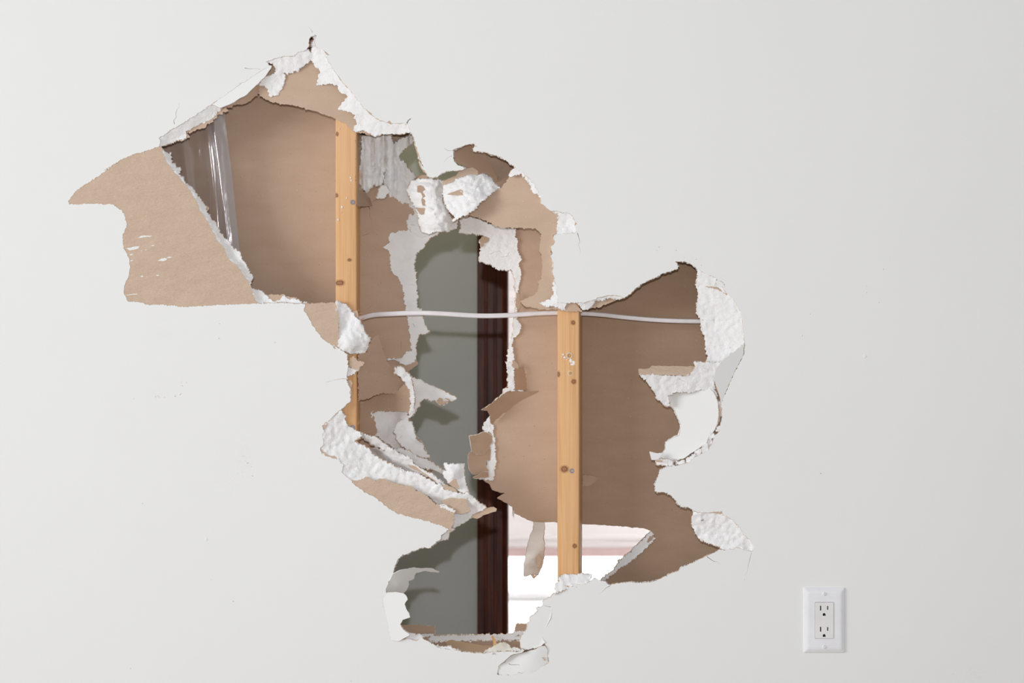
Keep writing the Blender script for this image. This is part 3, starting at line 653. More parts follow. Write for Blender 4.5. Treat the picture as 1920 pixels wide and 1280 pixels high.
# left of the opening: two brown layers pushed back
paper(q(8, '450 125 530 100 560 0 640 -60 690 110 720 190 780 260 830 330 892 380 870 410 832 460 790 480 700 480 620 490 560 520 450 552'),
      [(*q(8, '460 300')[0], 16), (*q(8, '880 380')[0], 74), (*q(8, '640 490')[0], 52)], 'torn_paper_fold', parent=rear, m=MIDKRAFT, rough=.8)
paper(q(8, '440 545 560 515 620 485 800 470 870 400 905 395 945 480 935 620 912 655 800 640 730 645 640 640 590 660 610 760 622 830 595 870 470 835'),
      [(*q(8, '460 700')[0], 98), (*q(8, '720 560')[0], 84), (*q(8, '900 420')[0], 56), (*q(8, '920 600')[0], 62), (*q(8, '560 540')[0], 99)], 'torn_paper_fold', parent=rear, m=MIDKRAFT, rough=1)
rg(q(8, '572 660 585 640 640 628 720 640 800 628 905 648 920 700 915 722 942 742 972 850 990 905 1045 945 1062 1000 1108 1072 1040 1074 900 1004 845 965 805 1004 700 930 600 862 618 800 592 720'),
   [(*q(8, '600 660')[0], 94), (*q(8, '700 800')[0], 90), (*q(8, '780 700')[0], 96), (*q(8, '810 800')[0], 98), (*q(8, '850 780')[0], 82), (*q(8, '900 950')[0], 84), (*q(8, '1060 1040')[0], 96), (*q(8, '780 930')[0], 96)], rough=2, g=3)
rg(q(8, '850 728 915 725 942 742 972 850 990 905 1045 945 1062 1000 1108 1072 1040 1072 950 1032 850 965 805 895 787 812 812 755'),
   [(*q(8, '830 760')[0], 76), (*q(8, '960 780')[0], 84), (*q(8, '850 960')[0], 72), (*q(8, '1100 1065')[0], 88)], rough=1.6, g=2.5, thick=4)
rg(q(0, '766 402 800 400 812 438 790 446 772 436 762 420'), 99, rough=.8, g=3)
# foot of the rear board: sill of broken gypsum
rg(q(10, '440 925 470 905 560 902 840 895 1085 893 1195 905 1180 942 1000 942 700 945 560 950 460 955'), [(*q(10, '500 900')[0], 112), (*q(10, '1100 895')[0], 112), (*q(10, '800 945')[0], 97)], rough=1.2, g=3)
paper(q(10, '430 948 600 945 1000 938 1185 938 1200 1040 900 1060 450 1000'), 98, parent=rear, m=MIDKRAFT)
rg(q(10, '330 884 488 882 470 905 400 916 370 905'), 100, rough=1, g=3)
paper(q(10, '200 822 350 818 490 823 488 882 270 884'), 99, parent=rear, m=MIDKRAFT)
rg(q(10, '1130 862 1240 860 1200 905 1122 898'), 99, rough=1, g=3)
paper(q(10, '1148 808 1240 806 1235 862 1138 860 1135 835'), 98.5, parent=rear, m=MIDKRAFT)

# ------------------------------------------------------------------ loose pieces, each a thing of its own
def piece(name, label, loop, depth, cat='drywall piece', mats=None, group=None, **kw):
    kw = {'thick': 5, 'g': 3.2, 'rough': 1.8, 'rings': GYP_EDGE, 'jag': 1.8, 'step': 1.8, **kw}
    if mats is None: kw.setdefault('cracks', .5); kw.setdefault('rfreq', .11)
    o = sheet(name, loop, depth, kw.pop('thick'), mats or G3, None, **kw)
    return tag(o, label, cat, group)
def patch(loop, depth, parent, m=None, name='paper_patch', **kw):
    return sheet(name, loop, depth, .5, [m or KRAFT]*3, parent, g=5, jag=.5, step=2.5, rings=PAP_EDGE, rough=kw.pop('rough', 0), **kw)

c = piece('hanging_gypsum_chunk', 'white gypsum chunk with a rounded lump, hanging over the left stud',
      q(7, '962 300 1010 305 1052 325 1092 388 1142 440 1192 520 1212 570 1256 610 1242 680 1215 735 1150 744 1090 746 1030 722 985 695 978 590 985 500 960 380 978 340'),
      [(*q(7, '970 400')[0], 1), (*q(7, '1000 600')[0], 2), (*q(7, '1030 380')[0], 4), (*q(7, '1030 500')[0], 9), (*q(7, '1120 500')[0], 5), (*q(7, '1230 640')[0], 8), (*q(7, '1090 655')[0], -4), (*q(7, '1140 720')[0], 7), (*q(7, '1080 420')[0], 8)], rough=2.5)
patch(q(7, '1082 378 1142 374 1150 430 1138 440'), 10, c)
c = piece('dangling_gypsum_lump', 'pale gypsum lump with brown torn loops, above the opening right of the left stud',
      q(4, '948 800 990 722 1010 692 1075 664 1178 660 1200 652 1252 680 1345 690 1338 800 1335 900 1392 1000 1402 1050 1452 1132 1500 1118 1490 1212 1400 1232 1262 1248 1200 1272 1130 1252 1095 1205 1085 1090 1060 1030 1050 980 998 900 968 850'),
      [(*q(4, '960 800')[0], 66), (*q(4, '1080 680')[0], 60), (*q(4, '1250 760')[0], 42), (*q(4, '1230 1000')[0], 38), (*q(4, '1330 850')[0], 50), (*q(4, '1100 1000')[0], 58), (*q(4, '1120 1200')[0], 62), (*q(4, '1300 1150')[0], 40), (*q(4, '1480 1180')[0], 58), (*q(4, '1050 850')[0], 52)], rough=4)
def surf_patch(ref, s, pc, d, **kw): return patch(q(ref, s), d, pc, **kw)
surf_patch(4, '1060 750 1100 740 1140 770 1170 830 1145 960 1120 960 1105 900 1120 860 1095 820 1060 812', c, 46, m=MIDKRAFT)
surf_patch(4, '1045 980 1110 992 1162 985 1145 1020 1112 1062 1085 1050', c, 52, m=MIDKRAFT)
surf_patch(4, '1065 655 1110 630 1140 625 1185 645 1170 668 1090 665', c, 48, m=MIDKRAFT)
c = piece('crumbled_gypsum_wedge', 'rough white gypsum wedge with a brown triangle, torn loose under the dark curled hole',
      q(5, '62 690 75 592 130 560 230 520 330 490 440 462 540 468 602 500 642 550 715 622 642 662 562 742 502 792 402 882 332 932 252 962 178 1008 210 950 150 900 102 830 75 762'),
      [(*q(5, '80 650')[0], 24), (*q(5, '250 560')[0], 14), (*q(5, '300 800')[0], 4), (*q(5, '560 600')[0], 16), (*q(5, '700 625')[0], 22), (*q(5, '500 740')[0], 2), (*q(5, '200 980')[0], 8), (*q(5, '400 600')[0], 10)], rough=4.0, thick=6)
surf_patch(5, '108 695 265 640 338 702 230 706', c, 7)
patch(q(5, '62 590 60 550 130 520 205 498 252 430 330 402 400 388 462 430 470 470 440 475 330 500 230 530 130 572'), 20, c, m=PEEL)
c = sheet('torn_paper_curl', q(5, '180 180 400 112 462 140 405 180 412 205 442 208 540 222 560 250 590 300 640 400 692 548 640 560 560 480 460 440 340 385 240 345 190 265'),
      [(*q(5, '190 260')[0], 62), (*q(5, '400 120')[0], 42), (*q(5, '690 545')[0], 99)], .8, [MIDKRAFT]*3, g=5, rings=PAP_EDGE, rough=.5)
tag(c, 'dark brown backing paper curling back inside the small rounded hole at top centre', 'torn paper')
# right lobe pieces
c = piece('gypsum_shelf_flap', 'white gypsum flap with straight brown top edge in the right lobe of the hole',
      q(15, '898 188 1000 195 1122 198 1142 192 1095 280 1075 360 1090 440 1030 440 900 458 700 472 650 500 668 598 620 582 550 522 530 472 480 392 388 305 640 312 850 316 900 240'),
      [(*q(15, '400 310')[0], -8), (*q(15, '1000 300')[0], 0), (*q(15, '640 580')[0], 6)], rough=1.6)
patch(q(15, '380 254 480 250 500 225 905 230 888 262 850 315 640 311 384 305'), [(*q(15, '400 310')[0], -8.3), (*q(15, '850 315')[0], -2.4), (*q(15, '640 235')[0], 3)], c, m=PEEL)
c = piece('painted_drywall_disc', 'white painted half-moon of drywall pushed inward below the gypsum flap in the right lobe',
      q(15, '640 500 700 468 780 458 900 450 960 448 1030 428 1075 470 1098 515 1112 570 1120 680 1106 760 1080 820 1030 880 1010 930 930 990 800 1076 700 1112 600 1118 548 1082 600 1030 632 990 628 930 690 895 755 870 776 770 742 700 712 620 670 590 650 530'),
      [(*q(15, '640 500')[0], 21), (*q(15, '1110 600')[0], 1.5), (*q(15, '600 1080')[0], 19)], mats=[PAINT, KRAFT, GYP, KRAFT], rough=0, g=8, jag=.6,
      rings=((.08, .5, .8, 1), (.5, 1.5, 2.4, 2), (.95, 1.2, 2.4, 2)), thick=9)
patch(q(15, '480 1013 545 1030 600 1030 560 1090 500 1092 488 1050'), 5, c, m=PAINT, name='painted_tongue')
patch(q(15, '540 1090 605 1098 600 1112 545 1112'), 2, c, m=PEEL)
gyp(q(15, '545 1080 700 1090 690 1140 600 1138 548 1130'), 8, thick=4)
rubble = [('1062 450 1085 440 1112 500 1090 505', 6), ('1112 560 1135 545 1150 640 1140 700 1120 680', 6), ('1100 790 1132 780 1128 830 1095 828', 1.5),
          ('1030 875 1070 845 1082 880 1050 905 1030 895', 3), ('968 960 1015 940 1022 1030 985 1035 962 1000', .8), ('905 1010 960 990 955 1040 910 1060', 5),
          ('820 1085 905 1030 915 1060 860 1110 830 1120', 2), ('725 1110 800 1095 815 1120 760 1138 728 1140', 7), ('660 1110 698 1108 700 1148 668 1150', 1.5), ('1010 905 1055 885 1060 950 1025 985', 8)]
for i, (s, d) in enumerate(rubble):
    o = gyp(q(15, s), d, name='gypsum_crumb', thick=5, g=2.5, rough=2, parent=None)
    tag(o, 'white gypsum crumb lodged in the curved crack around the painted half-moon', 'gypsum crumb', 'crumbs in the curved crack')
for s in ('1085 365 1110 400 1135 500 1138 545 1118 480 1100 430', '1125 560 1140 640 1128 740 1085 815 1040 850 1085 790 1115 720', '1020 1000 1055 955 1060 965 1030 1003'):
    paper(q(15, s), 2.5, 'torn_paper_edge', g=0, m=PEEL, jag=.4)
c = sheet('bent_paint_flap', q(15, '1357 25 1344 130 1306 198 1246 320 1190 450 1143 578 1130 500 1105 420 1085 368 1068 360 1090 280 1140 190 1190 150 1240 110 1300 70'),
      [(*q(15, '1345 130')[0], 0), (*q(15, '1143 570')[0], 0), (*q(15, '1110 240')[0], -8)], 2.0, [PAINT, GYP, KRAFT, GYP], g=8, jag=.5, rings=((.4, .3, .6, 1), (1, .3, .8, 2)))
tag(c, 'smooth white painted flap bent outward at the right rim of the hole', 'drywall piece')
# lower-left splintered cluster
c = piece('gypsum_shard', 'long white gypsum shard slanting down from the left stud above the open dark slot',
      q(9, '530 60 600 72 680 102 740 147 790 188 840 212 862 240 900 238 952 268 1002 328 1062 368 1132 398 1192 448 1272 500 1262 542 1200 505 1150 445 1050 402 930 372 850 357 700 282 620 224 608 192 660 182 742 206 640 150 540 90'),
      [(*q(9, '550 70')[0], 14), (*q(9, '740 160')[0], 10), (*q(9, '640 210')[0], 40), (*q(9, '800 290')[0], 26), (*q(9, '900 260')[0], 14), (*q(9, '950 360')[0], 24), (*q(9, '1040 350')[0], 8), (*q(9, '1200 480')[0], 10)], rough=3)
patch(q(9, '930 322 1000 340 1050 380 1040 388 960 350'), 12, c)
patch(q(9, '1050 385 1110 410 1200 462 1190 470 1130 440 1060 400'), 10, c)
piece('rear_gypsum_shard', 'greyish gypsum shard lying deeper behind the long white one, running down right',
      q(9, '835 195 872 183 920 200 1000 248 1110 288 1205 345 1258 390 1245 408 1130 360 1060 355 960 290 880 235'), 45, rough=2.5)
c = piece('crumpled_drywall_block', 'bright white square-topped gypsum block standing up at the lower left of the opening',
      q(9, '1248 322 1270 310 1282 322 1418 320 1415 400 1432 470 1462 560 1415 572 1340 522 1290 482 1250 422 1238 395 1272 370 1255 345'),
      [(*q(9, '1260 330')[0], 12), (*q(9, '1410 330')[0], 10), (*q(9, '1320 400')[0], 2), (*q(9, '1440 540')[0], 6), (*q(9, '1270 440')[0], 10), (*q(9, '1410 440')[0], 16)], rough=2.2)
patch(q(9, '1288 488 1328 450 1352 448 1382 535 1340 522'), 2.2, c)
c = piece('crumpled_gypsum_sheet', 'crumpled white and brown gypsum sheet just under the square-topped block',
      q(9, '1118 572 1145 540 1200 478 1252 540 1400 572 1452 562 1502 610 1562 660 1605 690 1552 722 1490 762 1442 802 1402 832 1350 852 1325 880 1300 870 1335 725 1200 670 1150 630'),
      [(*q(9, '1150 580')[0], 10), (*q(9, '1230 520')[0], 6), (*q(9, '1300 590')[0], 4), (*q(9, '1220 650')[0], 16), (*q(9, '1450 640')[0], 8), (*q(9, '1400 720')[0], 22), (*q(9, '1580 690')[0], 14), (*q(9, '1380 830')[0], 24), (*q(9, '1420 590')[0], 2)], rough=3)
patch(q(9, '1225 632 1300 610 1402 602 1438 622 1452 680 1475 720 1402 747 1342 740 1332 712 1250 682'), 5.5, c, m=PEEL)
patch(q(9, '1230 500 1260 540 1360 555 1330 520 1270 500'), 3.5, c, m=PEEL)
c = sheet('rolled_paper_tip', q(9, '1478 770 1500 740 1532 720 1600 692 1672 684 1698 702 1692 726 1640 737 1600 752 1532 788 1500 782'),
      [(*q(9, '1500 760')[0], 16), (*q(9, '1690 700')[0], 4), (*q(9, '1600 710')[0], 18), (*q(9, '1600 745')[0], 4)], 1.2, [KRAFT]*3, g=3, rings=PAP_EDGE, rough=.6)
tag(c, 'brown rolled paper tip pointing right from the crumpled gypsum sheet', 'torn paper')
piece('grey_gypsum_scrap', 'small grey gypsum scrap hanging below the lower end of the long brown peeled patch',
      q(9, '1285 888 1330 868 1335 880 1285 912 1278 962 1232 972 1172 974 1210 940'), 14, rough=1.2)
# shard on the left of the opening
c = piece('pointed_gypsum_shard', 'pointed grey-white gypsum shard aiming right across the opening towards the dark door casing',
      q(8, '935 322 1040 368 1200 438 1358 522 1302 547 1242 584 1198 582 1170 547 1060 528 1012 564 1016 592 968 662 940 690 955 600 960 500 950 400'),
      [(*q(8, '960 400')[0], 70), (*q(8, '960 650')[0], 76), (*q(8, '1150 480')[0], 84), (*q(8, '1350 525')[0], 88)], rough=1.2)
surf_patch(8, '1175 548 1200 520 1230 530 1235 555 1290 545 1250 522 1290 530 1300 545 1240 580 1198 580', c, 82, m=MIDKRAFT)
piece('curled_gypsum_strip', 'bright curled strip of gypsum edging the brown paper left of the pointed shard',
      q(8, '785 298 795 242 842 230 882 262 922 300 942 340 952 400 968 462 968 600 974 652 930 698 912 692 930 620 935 560 938 480 898 402 868 352 820 312 797 292'),
      [(*q(8, '820 260')[0], 40), (*q(8, '900 330')[0], 44), (*q(8, '950 450')[0], 48), (*q(8, '940 650')[0], 60)], rough=2.2)
# brown flaps left of the right-hand board
for s, d, lab in (('115 800 180 790 270 752 330 770 367 800 365 870 330 920 270 992 202 1002 145 960 128 880', [(130, 800, 76), (330, 800, 94), (200, 990, 80)], 'upper small brown paper flap at the left edge of the right-hand brown board'),
                  ('103 1000 130 968 202 1002 270 992 330 925 352 950 345 1060 295 1072 300 1130 328 1170 322 1240 215 1216 150 1216 112 1150 102 1080', [(120, 1050, 82), (330, 960, 96), (250, 1210, 90)], 'lower small brown paper flap at the left edge of the right-hand brown board'),
                  ('150 1255 220 1216 260 1182 322 1190 330 1245 232 1252 180 1262', [(160, 1250, 72), (320, 1190, 94), (320, 1245, 92)], 'narrow brown paper sliver under the two small brown flaps')):
    o = sheet('brown_paper_flap', q(11, s), [(*q(11, '%d %d' % (x, y))[0], z) for x, y, z in d], 1.2, [MIDKRAFT, GYP, MIDKRAFT], g=5, rings=((.5, .5, .6, 1),), rough=.7)
    tag(o, lab, 'paper flap')
# dangling strip
c = sheet('dangling_paper_strip', q(12, '692 582 790 585 793 640 781 740 792 780 782 960 732 1070 700 1065 665 1068 610 1086 600 1080 600 1000 628 860 662 700 690 650'),
      [(*q(12, '700 600')[0], 92), (*q(12, '780 600')[0], 90), (*q(12, '620 1060')[0], 88), (*q(12, '700 900')[0], 78), (*q(12, '770 800')[0], 88), (*q(12, '660 800')[0], 90), (*q(12, '780 950')[0], 94)],
      1.5, [GREYPAPER, MIDKRAFT, MIDKRAFT], g=3, rings=((.6, .9, .8, 1),), rough=1.6)
tag(c, 'grey torn drywall paper strip dangling in the bright gap left of the right stud', 'torn paper')
patch(q(12, '735 880 745 890 762 930 750 1000 725 1000 728 940'), 76, c, m=MIDKRAFT)
patch(q(12, '662 1065 705 1075 728 1065 700 1108 690 1106'), 92, c, m=MIDKRAFT, name='paper_tip')
patch(q(12, '492 488 515 475 512 505 506 540 496 510'), 100, rear, m=GREYPAPER, name='paper_scrap')
# bottom-left curl and flaps
c = sheet('curled_paint_strip', q(10, '104 540 128 465 155 410 215 378 290 363 400 362 460 365 525 388 520 395 440 384 400 384 340 398 328 420 325 445 280 462 280 495 262 535 245 556 150 552 112 556'),
      [(*q(10, '130 480')[0], 3), (*q(10, '200 385')[0], -3), (*q(10, '300 365')[0], 14), (*q(10, '520 390')[0], 60), (*q(10, '260 520')[0], 26), (*q(10, '200 500')[0], 12), (*q(10, '340 390')[0], 26)],
      1.6, [PAINT, GYP, KRAFT], g=4, jag=.5, rings=((.6, .8, .8, 1),))
tag(c, 'white painted strip curling into the opening at the lower left of the hole', 'drywall piece')
c = sheet('left_paint_flap', q(10, '72 605 100 570 115 557 180 553 240 562 262 580 274 612 250 650 264 690 285 722 294 755 235 775 215 810 238 852 285 888 290 900 240 925 195 947 143 940 108 760 74 650'),
      [(*q(10, '80 620')[0], 0), (*q(10, '140 940')[0], 0), (*q(10, '270 680')[0], -9)], 2.2, [PAINT, KRAFT, GYP, KRAFT], g=6, jag=.5, rings=((.3, .4, .8, 1), (1, .6, 1, 2)))
tag(c, 'white painted flap pushed in at the lower left of the hole, below the curled strip', 'drywall piece')
# right bottom flap and ledge pieces
c = sheet('lower_paint_flap', q(17, '770 350 690 375 695 400 655 450 650 470 600 495 615 545 570 580 565 640 520 670 515 735 478 780 490 870 530 877 600 866 680 855 740 830 785 792 760 760 745 690 800 600 850 500 870 370'),
      [(*q(17, '860 380')[0], .2), (*q(17, '780 790')[0], -2), (*q(17, '500 780')[0], 9)], 2.0, [PAINT, KRAFT, GYP, KRAFT], g=7, jag=.6, rings=((.4, .4, .8, 1), (1, .6, .8, 2)))
tag(c, 'white painted flap lifting at the lower right of the hole, over the broken bottom edge', 'drywall piece')
c = sheet('broken_bottom_ledge', q(17, '180 905 260 905 350 900 470 905 530 892 500 918 400 935 370 950 310 1000 290 1022 230 1062 205 1110 200 1180 185 1120 195 1000'),
      [(*q(17, '190 910')[0], -3), (*q(17, '500 900')[0], -9), (*q(17, '205 1150')[0], 1), (*q(17, '300 1000')[0], -3)], 2.5, [PAINT, KRAFT, GYP, KRAFT], g=6, jag=.5, rings=((.4, .4, .6, 1), (1, .6, .8, 2)))
tag(c, 'small white painted ledge bent outward under the hole, left of the bulging bottom piece', 'drywall piece')
c = sheet('bulging_bottom_piece', q(17, '215 1150 212 1105 235 1065 300 1030 325 985 400 940 470 925 560 905 650 880 740 838 780 835 812 880 808 940 815 1020 826 1040 800 1090 640 1150 500 1180 350 1180 235 1190'),
      [(*q(17, '230 1170')[0], 1), (*q(17, '820 1040')[0], 1), (*q(17, '500 1180')[0], .5), (*q(17, '400 960')[0], 4), (*q(17, '700 880')[0], -4), (*q(17, '560 1020')[0], -1.5), (*q(17, '790 900')[0], -2)], 4, [PAINT, KRAFT, GYP, KRAFT], g=7, jag=.5,
      holes=[slit(q(17, '345 1048 375 1062 430 1062 465 1058 480 1075'), 1.2)], rings=((.3, .4, .6, 1), (1, .6, .8, 2)))
tag(c, 'white painted piece bulging outward at the very bottom of the hole', 'drywall piece')
patch(q(17, '742 975 765 970 790 1010 770 1008'), -3.5, c, m=PEEL)
piece('crushed_gypsum_heap', 'small heap of crushed white gypsum on the bottom edge of the hole',
      q(17, '45 920 90 880 160 850 180 830 215 820 250 800 310 790 350 830 365 865 420 852 470 870 530 890 480 905 350 895 200 900 140 930'),
      [(*q(17, '100 910')[0], 10), (*q(17, '300 800')[0], 50), (*q(17, '450 880')[0], -6), (*q(17, '220 880')[0], 14)], rough=8, g=3, cat='gypsum')
c = sheet('fallen_board_scrap', q(10, '580 950 620 935 700 948 800 968 900 980 955 985 935 1010 905 1042 800 1050 650 1030 585 1000'),
      [(*q(10, '600 950')[0], 60), (*q(10, '940 990')[0], 62), (*q(10, '800 1040')[0], 20)], 6, [MIDKRAFT, GYP, MIDKRAFT], g=6, rough=.8)
tag(c, 'brown drywall scrap wedged along the bottom edge of the hole', 'drywall piece')
gyp(q(10, '575 985 610 985 630 1000 700 1022 640 1020 575 1008'), 3, thick=3)
gyp(q(10, '478 990 520 975 525 990 575 998 560 1008 500 1002'), 3, thick=3)
c = sheet('wood_splinter', q(17, '135 716 160 716 185 760 204 812 190 835 155 845 160 790'), [(*q(17, '150 720')[0], 92), (*q(17, '200 820')[0], 60), (*q(17, '160 840')[0], 62)], 3, [mat_wood([])]*3, g=0, jag=.3)
tag(c, 'orange wood splinter standing on the broken bottom sill', 'wood splinter')

# ------------------------------------------------------------------ studs
def box_bm(bm, x0, x1, y0, y1, z0, z1, bev=0, seg=3):
    r = bmesh.ops.create_cube(bm, size=1)
    for v in r['verts']:
        v.co = Vector(((x0+x1)/2+v.co.x*(x1-x0), (y0+y1)/2+v.co.y*(y1-y0), (z0+z1)/2+v.co.z*(z1-z0)))
    if bev:
        es = list({e for v in r['verts'] for e in v.link_edges})
        bmesh.ops.bevel(bm, geom=es, offset=bev, segments=seg, affect='EDGES', profile=.5)
def box(name, x0, x1, y0, y1, z0, z1, m, parent=None, bev=0, seg=3):
    bm = bmesh.new(); box_bm(bm, x0, x1, y0, y1, z0, z1, bev, seg)
    me = bpy.data.meshes.new(name); bm.to_mesh(me); bm.free()
    return link(name, me, parent, [m])
def tri_fan(name, rings_, m, parent=None, smooth=True, capA=True, capB=True):
    vs_, fs = [], []
    n = len(rings_[0])
    for r in rings_: vs_ += [tuple(v) for v in r]
    for k in range(len(rings_)-1):
        for i in range(n):
            fs.append((k*n+i, k*n+(i+1) % n, (k+1)*n+(i+1) % n, (k+1)*n+i))
    if capA: fs.append(tuple(range(n))[::-1])
    if capB: fs.append(tuple((len(rings_)-1)*n+i for i in range(n)))
    me = bpy.data.meshes.new(name); me.from_pydata(vs_, [], fs)
    for p in me.polygons: p.use_smooth = smooth and len(p.vertices) == 4
    bm = bmesh.new(); bm.from_mesh(me); bmesh.ops.recalc_face_normals(bm, faces=bm.faces); bm.to_mesh(me); bm.free()
    return link(name, me, parent, [m])

def stud(px0, px1, knots, label, rot=0):
    a = P(px0, 640, 12.9); b = P(px1, 640, 12.9)
    w_ = b.x-a.x; dp = .0885
    cx = (a.x+b.x)/2
    o = empty('wall_stud', (cx, .0129+dp/2, 0))
    tag(o, label, 'stud')
    km = mat_wood([((P(x, y, 12.9).x-cx), P(x, y, 12.9).z-1.2, r*S, sx) for x, y, r, sx in knots])
    bm = bmesh.new()
    # tall rounded board, faces split so the long grain stays straight
    box_bm(bm, -w_/2, w_/2, -dp/2, dp/2, -1.2, 1.2, .003, 3)
    me = bpy.data.meshes.new('board'); bm.to_mesh(me); bm.free()
    for p in me.polygons: p.use_smooth = True
    bo = bpy.data.objects.new('board', me); col.objects.link(bo); me.materials.append(km)
    me.set_sharp_from_angle(angle=math.radians(50))
    bo.parent = o; bo.location = (0, 0, 1.2); bo.rotation_euler = (0, 0, rot)
    return o, cx
s1, c1 = stud(629, 669, [(657, 486, 3.0, 1.4), (639, 529, 5, 1.7), (632, 365, 4, .8), (633, 250, 4, .7)], 'left pine wall stud, vertical, with plaster specks and one screw')
s2, c2 = stud(1049, 1090.5, [(1080, 603.5, 4.2, 1), (1081, 714, 4.6, 1), (1064, 878, 6, 1.2), (1083, 1022, 4, 1), (1052, 700, 5, .6)], 'right pine wall stud, vertical, with two drilled holes and a screw', rot=-.085)

def screw(px, py, d, parent, r=.0042):
    c0 = P(px, py, d); n = 24
    prof = [(0, -.0035), (r*.35, -.0035), (r*.95, -.0006), (r, 0), (r*.96, .0002)]
    bm = bmesh.new()
    rr = []
    for rad, y in prof[1:]:
        rr.append([bm.verts.new((c0.x+rad*math.cos(2*math.pi*i/n), c0.y-y*1-.0006, c0.z+rad*math.sin(2*math.pi*i/n))) for i in range(n)])
    for k in range(len(rr)-1):
        for i in range(n): bm.faces.new((rr[k][i], rr[k][(i+1) % n], rr[k+1][(i+1) % n], rr[k+1][i]))
    # head face with a recessed cross
    cross = []
    a_, L = r*.16, r*.6
    for sx, sy in ((a_, L), (a_, a_), (L, a_), (L, -a_), (a_, -a_), (a_, -L), (-a_, -L), (-a_, -a_), (-L, -a_), (-L, a_), (-a_, a_), (-a_, L)):
        cross.append((sx, sy))
    ang = .3
    cr0 = [bm.verts.new((c0.x+x*math.cos(ang)-y*math.sin(ang), c0.y-.0008, c0.z+x*math.sin(ang)+y*math.cos(ang))) for x, y in cross]
    cr1 = [bm.verts.new((c0.x+x*.8*math.cos(ang)-y*.8*math.sin(ang), c0.y+.0012, c0.z+x*.8*math.sin(ang)+y*.8*math.cos(ang))) for x, y in cross]
    es = []
    for lp in (rr[-1], cr0):
        for i in range(len(lp)):
            e = bm.edges.get((lp[i], lp[(i+1) % len(lp)])) or bm.edges.new((lp[i], lp[(i+1) % len(lp)])); es.append(e)
    bmesh.ops.triangle_fill(bm, edges=es, use_beauty=True)
    for i in range(12): bm.faces.new((cr0[i], cr0[(i+1) % 12], cr1[(i+1) % 12], cr1[i]))
    bm.faces.new(cr1)
    bmesh.ops.recalc_face_normals(bm, faces=bm.faces)
    me = bpy.data.meshes.new('screw'); bm.to_mesh(me); bm.free()
    return link('screw', me, parent, [STEEL])
screw(661.5, 379, 12.9, s1); screw(1072.5, 882.5, 12.9, s2); screw(661, 801, 12.9, s1)

def blob(name, px, py, d, rx, ry, m, parent, h=.0012, seed=1):
    rnd = random.Random(seed); n = 14
    base = [(px+rx*math.cos(2*math.pi*i/n)*rnd.uniform(.7, 1.15), py+ry*math.sin(2*math.pi*i/n)*rnd.uniform(.7, 1.15)) for i in range(n)]
    r0 = [P(x, y, d+.6) for x, y in base]
    r1 = [P(px+(x-px)*.85, py+(y-py)*.85, d-h*600) for x, y in base]
    r2 = [P(px+(x-px)*.45, py+(y-py)*.45, d-h*1000) for x, y in base]
    return tri_fan(name, [r0, r1, r2], m, parent, smooth=False)
for i, (x, y, a_, b_) in enumerate([(657.5, 333, 1.6, 2.0), (658.5, 338, 1.8, 2.2), (650, 371, 1.4, 2), (641.5, 388, 2, 2.6), (634, 412, 2, 2.8), (656, 345, .8, 1), (636, 241, 1, 1.5), (639.5, 398, .6, 1.6), (659, 327, .7, .9)]):
    blob('plaster_speck', x, y, 12.9, a_, b_, GYP, s1, seed=i)
for i, (x, y, a_, b_) in enumerate([(1070.5, 676, 3.2, 5.0), (1076, 679, 3.5, 3.5), (1074, 683, 5, 2.6), (1056, 664.5, 2.4, 2), (1059, 670, 3.2, 1.8), (1063, 674, 1.5, 1), (1066, 681, 1, 1), (1053.5, 669, 1, 1.5)]):
    blob('plaster_speck', x, y, 12.9, a_, b_, GYP, s2, seed=20+i)
def dowel(px, py, r_px, parent, proud):
    """a drilled mark: pale ring with a fresh wood core"""
    n = 20; ring = []
    for rad, dd in ((1.35, .3), (1.3, -proud), (1.0, -proud*1.1), (.85, -.15)):
        ring.append([P(px+rad*r_px*math.cos(2*math.pi*i/n), py+rad*r_px*math.sin(2*math.pi*i/n), 12.9+dd) for i in range(n)])
    tri_fan('drill_ring', ring, mat_flat('pale_dust', (.72, .64, .52), .9, .1), parent, capA=False, capB=False)
    tri_fan('wood_plug', [[P(px+r_px*k*math.cos(2*math.pi*i/n), py+r_px*k*math.sin(2*math.pi*i/n), 12.9-dd) for i in range(n)] for k, dd in ((.95, .1), (.8, .6), (.3, .25))], COPPERHOLE, parent)
dowel(1068.0, 666.5, 4.4, s2, 1.4); dowel(1069.5, 699.5, 3.6, s2, .5)
# splinters around the cable hole in the left stud
def splinter(p, q_, w_, parent, m):
    a = P(*p); b = P(*q_); d_ = (b-a).normalized(); s_ = d_.cross(Vector((0, 1, 0))).normalized()*w_; u = Vector((0, w_*.8, 0))
    me = bpy.data.meshes.new('splinter')
    me.from_pydata([tuple(v) for v in (a-s_, a+s_, a+u, b)], [], [(0, 1, 2), (0, 3, 1), (1, 3, 2), (2, 3, 0)])
    bm = bmesh.new(); bm.from_mesh(me); bmesh.ops.recalc_face_normals(bm, faces=bm.faces); bm.to_mesh(me); bm.free()
    return link('splinter', me, parent, [m])
SPL = mat_wood([])
for a_, b_, w_ in (((668, 588, 55), (682, 587, 50), .0008), ((669, 584, 55), (678, 580, 52), .0006), ((668, 592, 54), (680, 591, 48), .0009), ((669, 605, 50), (685, 594, 40), .0018), ((667, 609, 52), (683, 600, 42), .0016), ((672, 583, 55), (676, 577, 52), .0005)):
    splinter(a_, b_, w_, s1, SPL)
for a_, b_, w_ in (((1050, 604, 20), (1046.5, 607, 18), .001), ((1050, 598, 20), (1047.5, 596, 18), .0008), ((663, 812, 40), (676, 785, 36), .0014)):
    splinter(a_, b_, w_, s2 if a_[0] > 900 else s1, SPL)

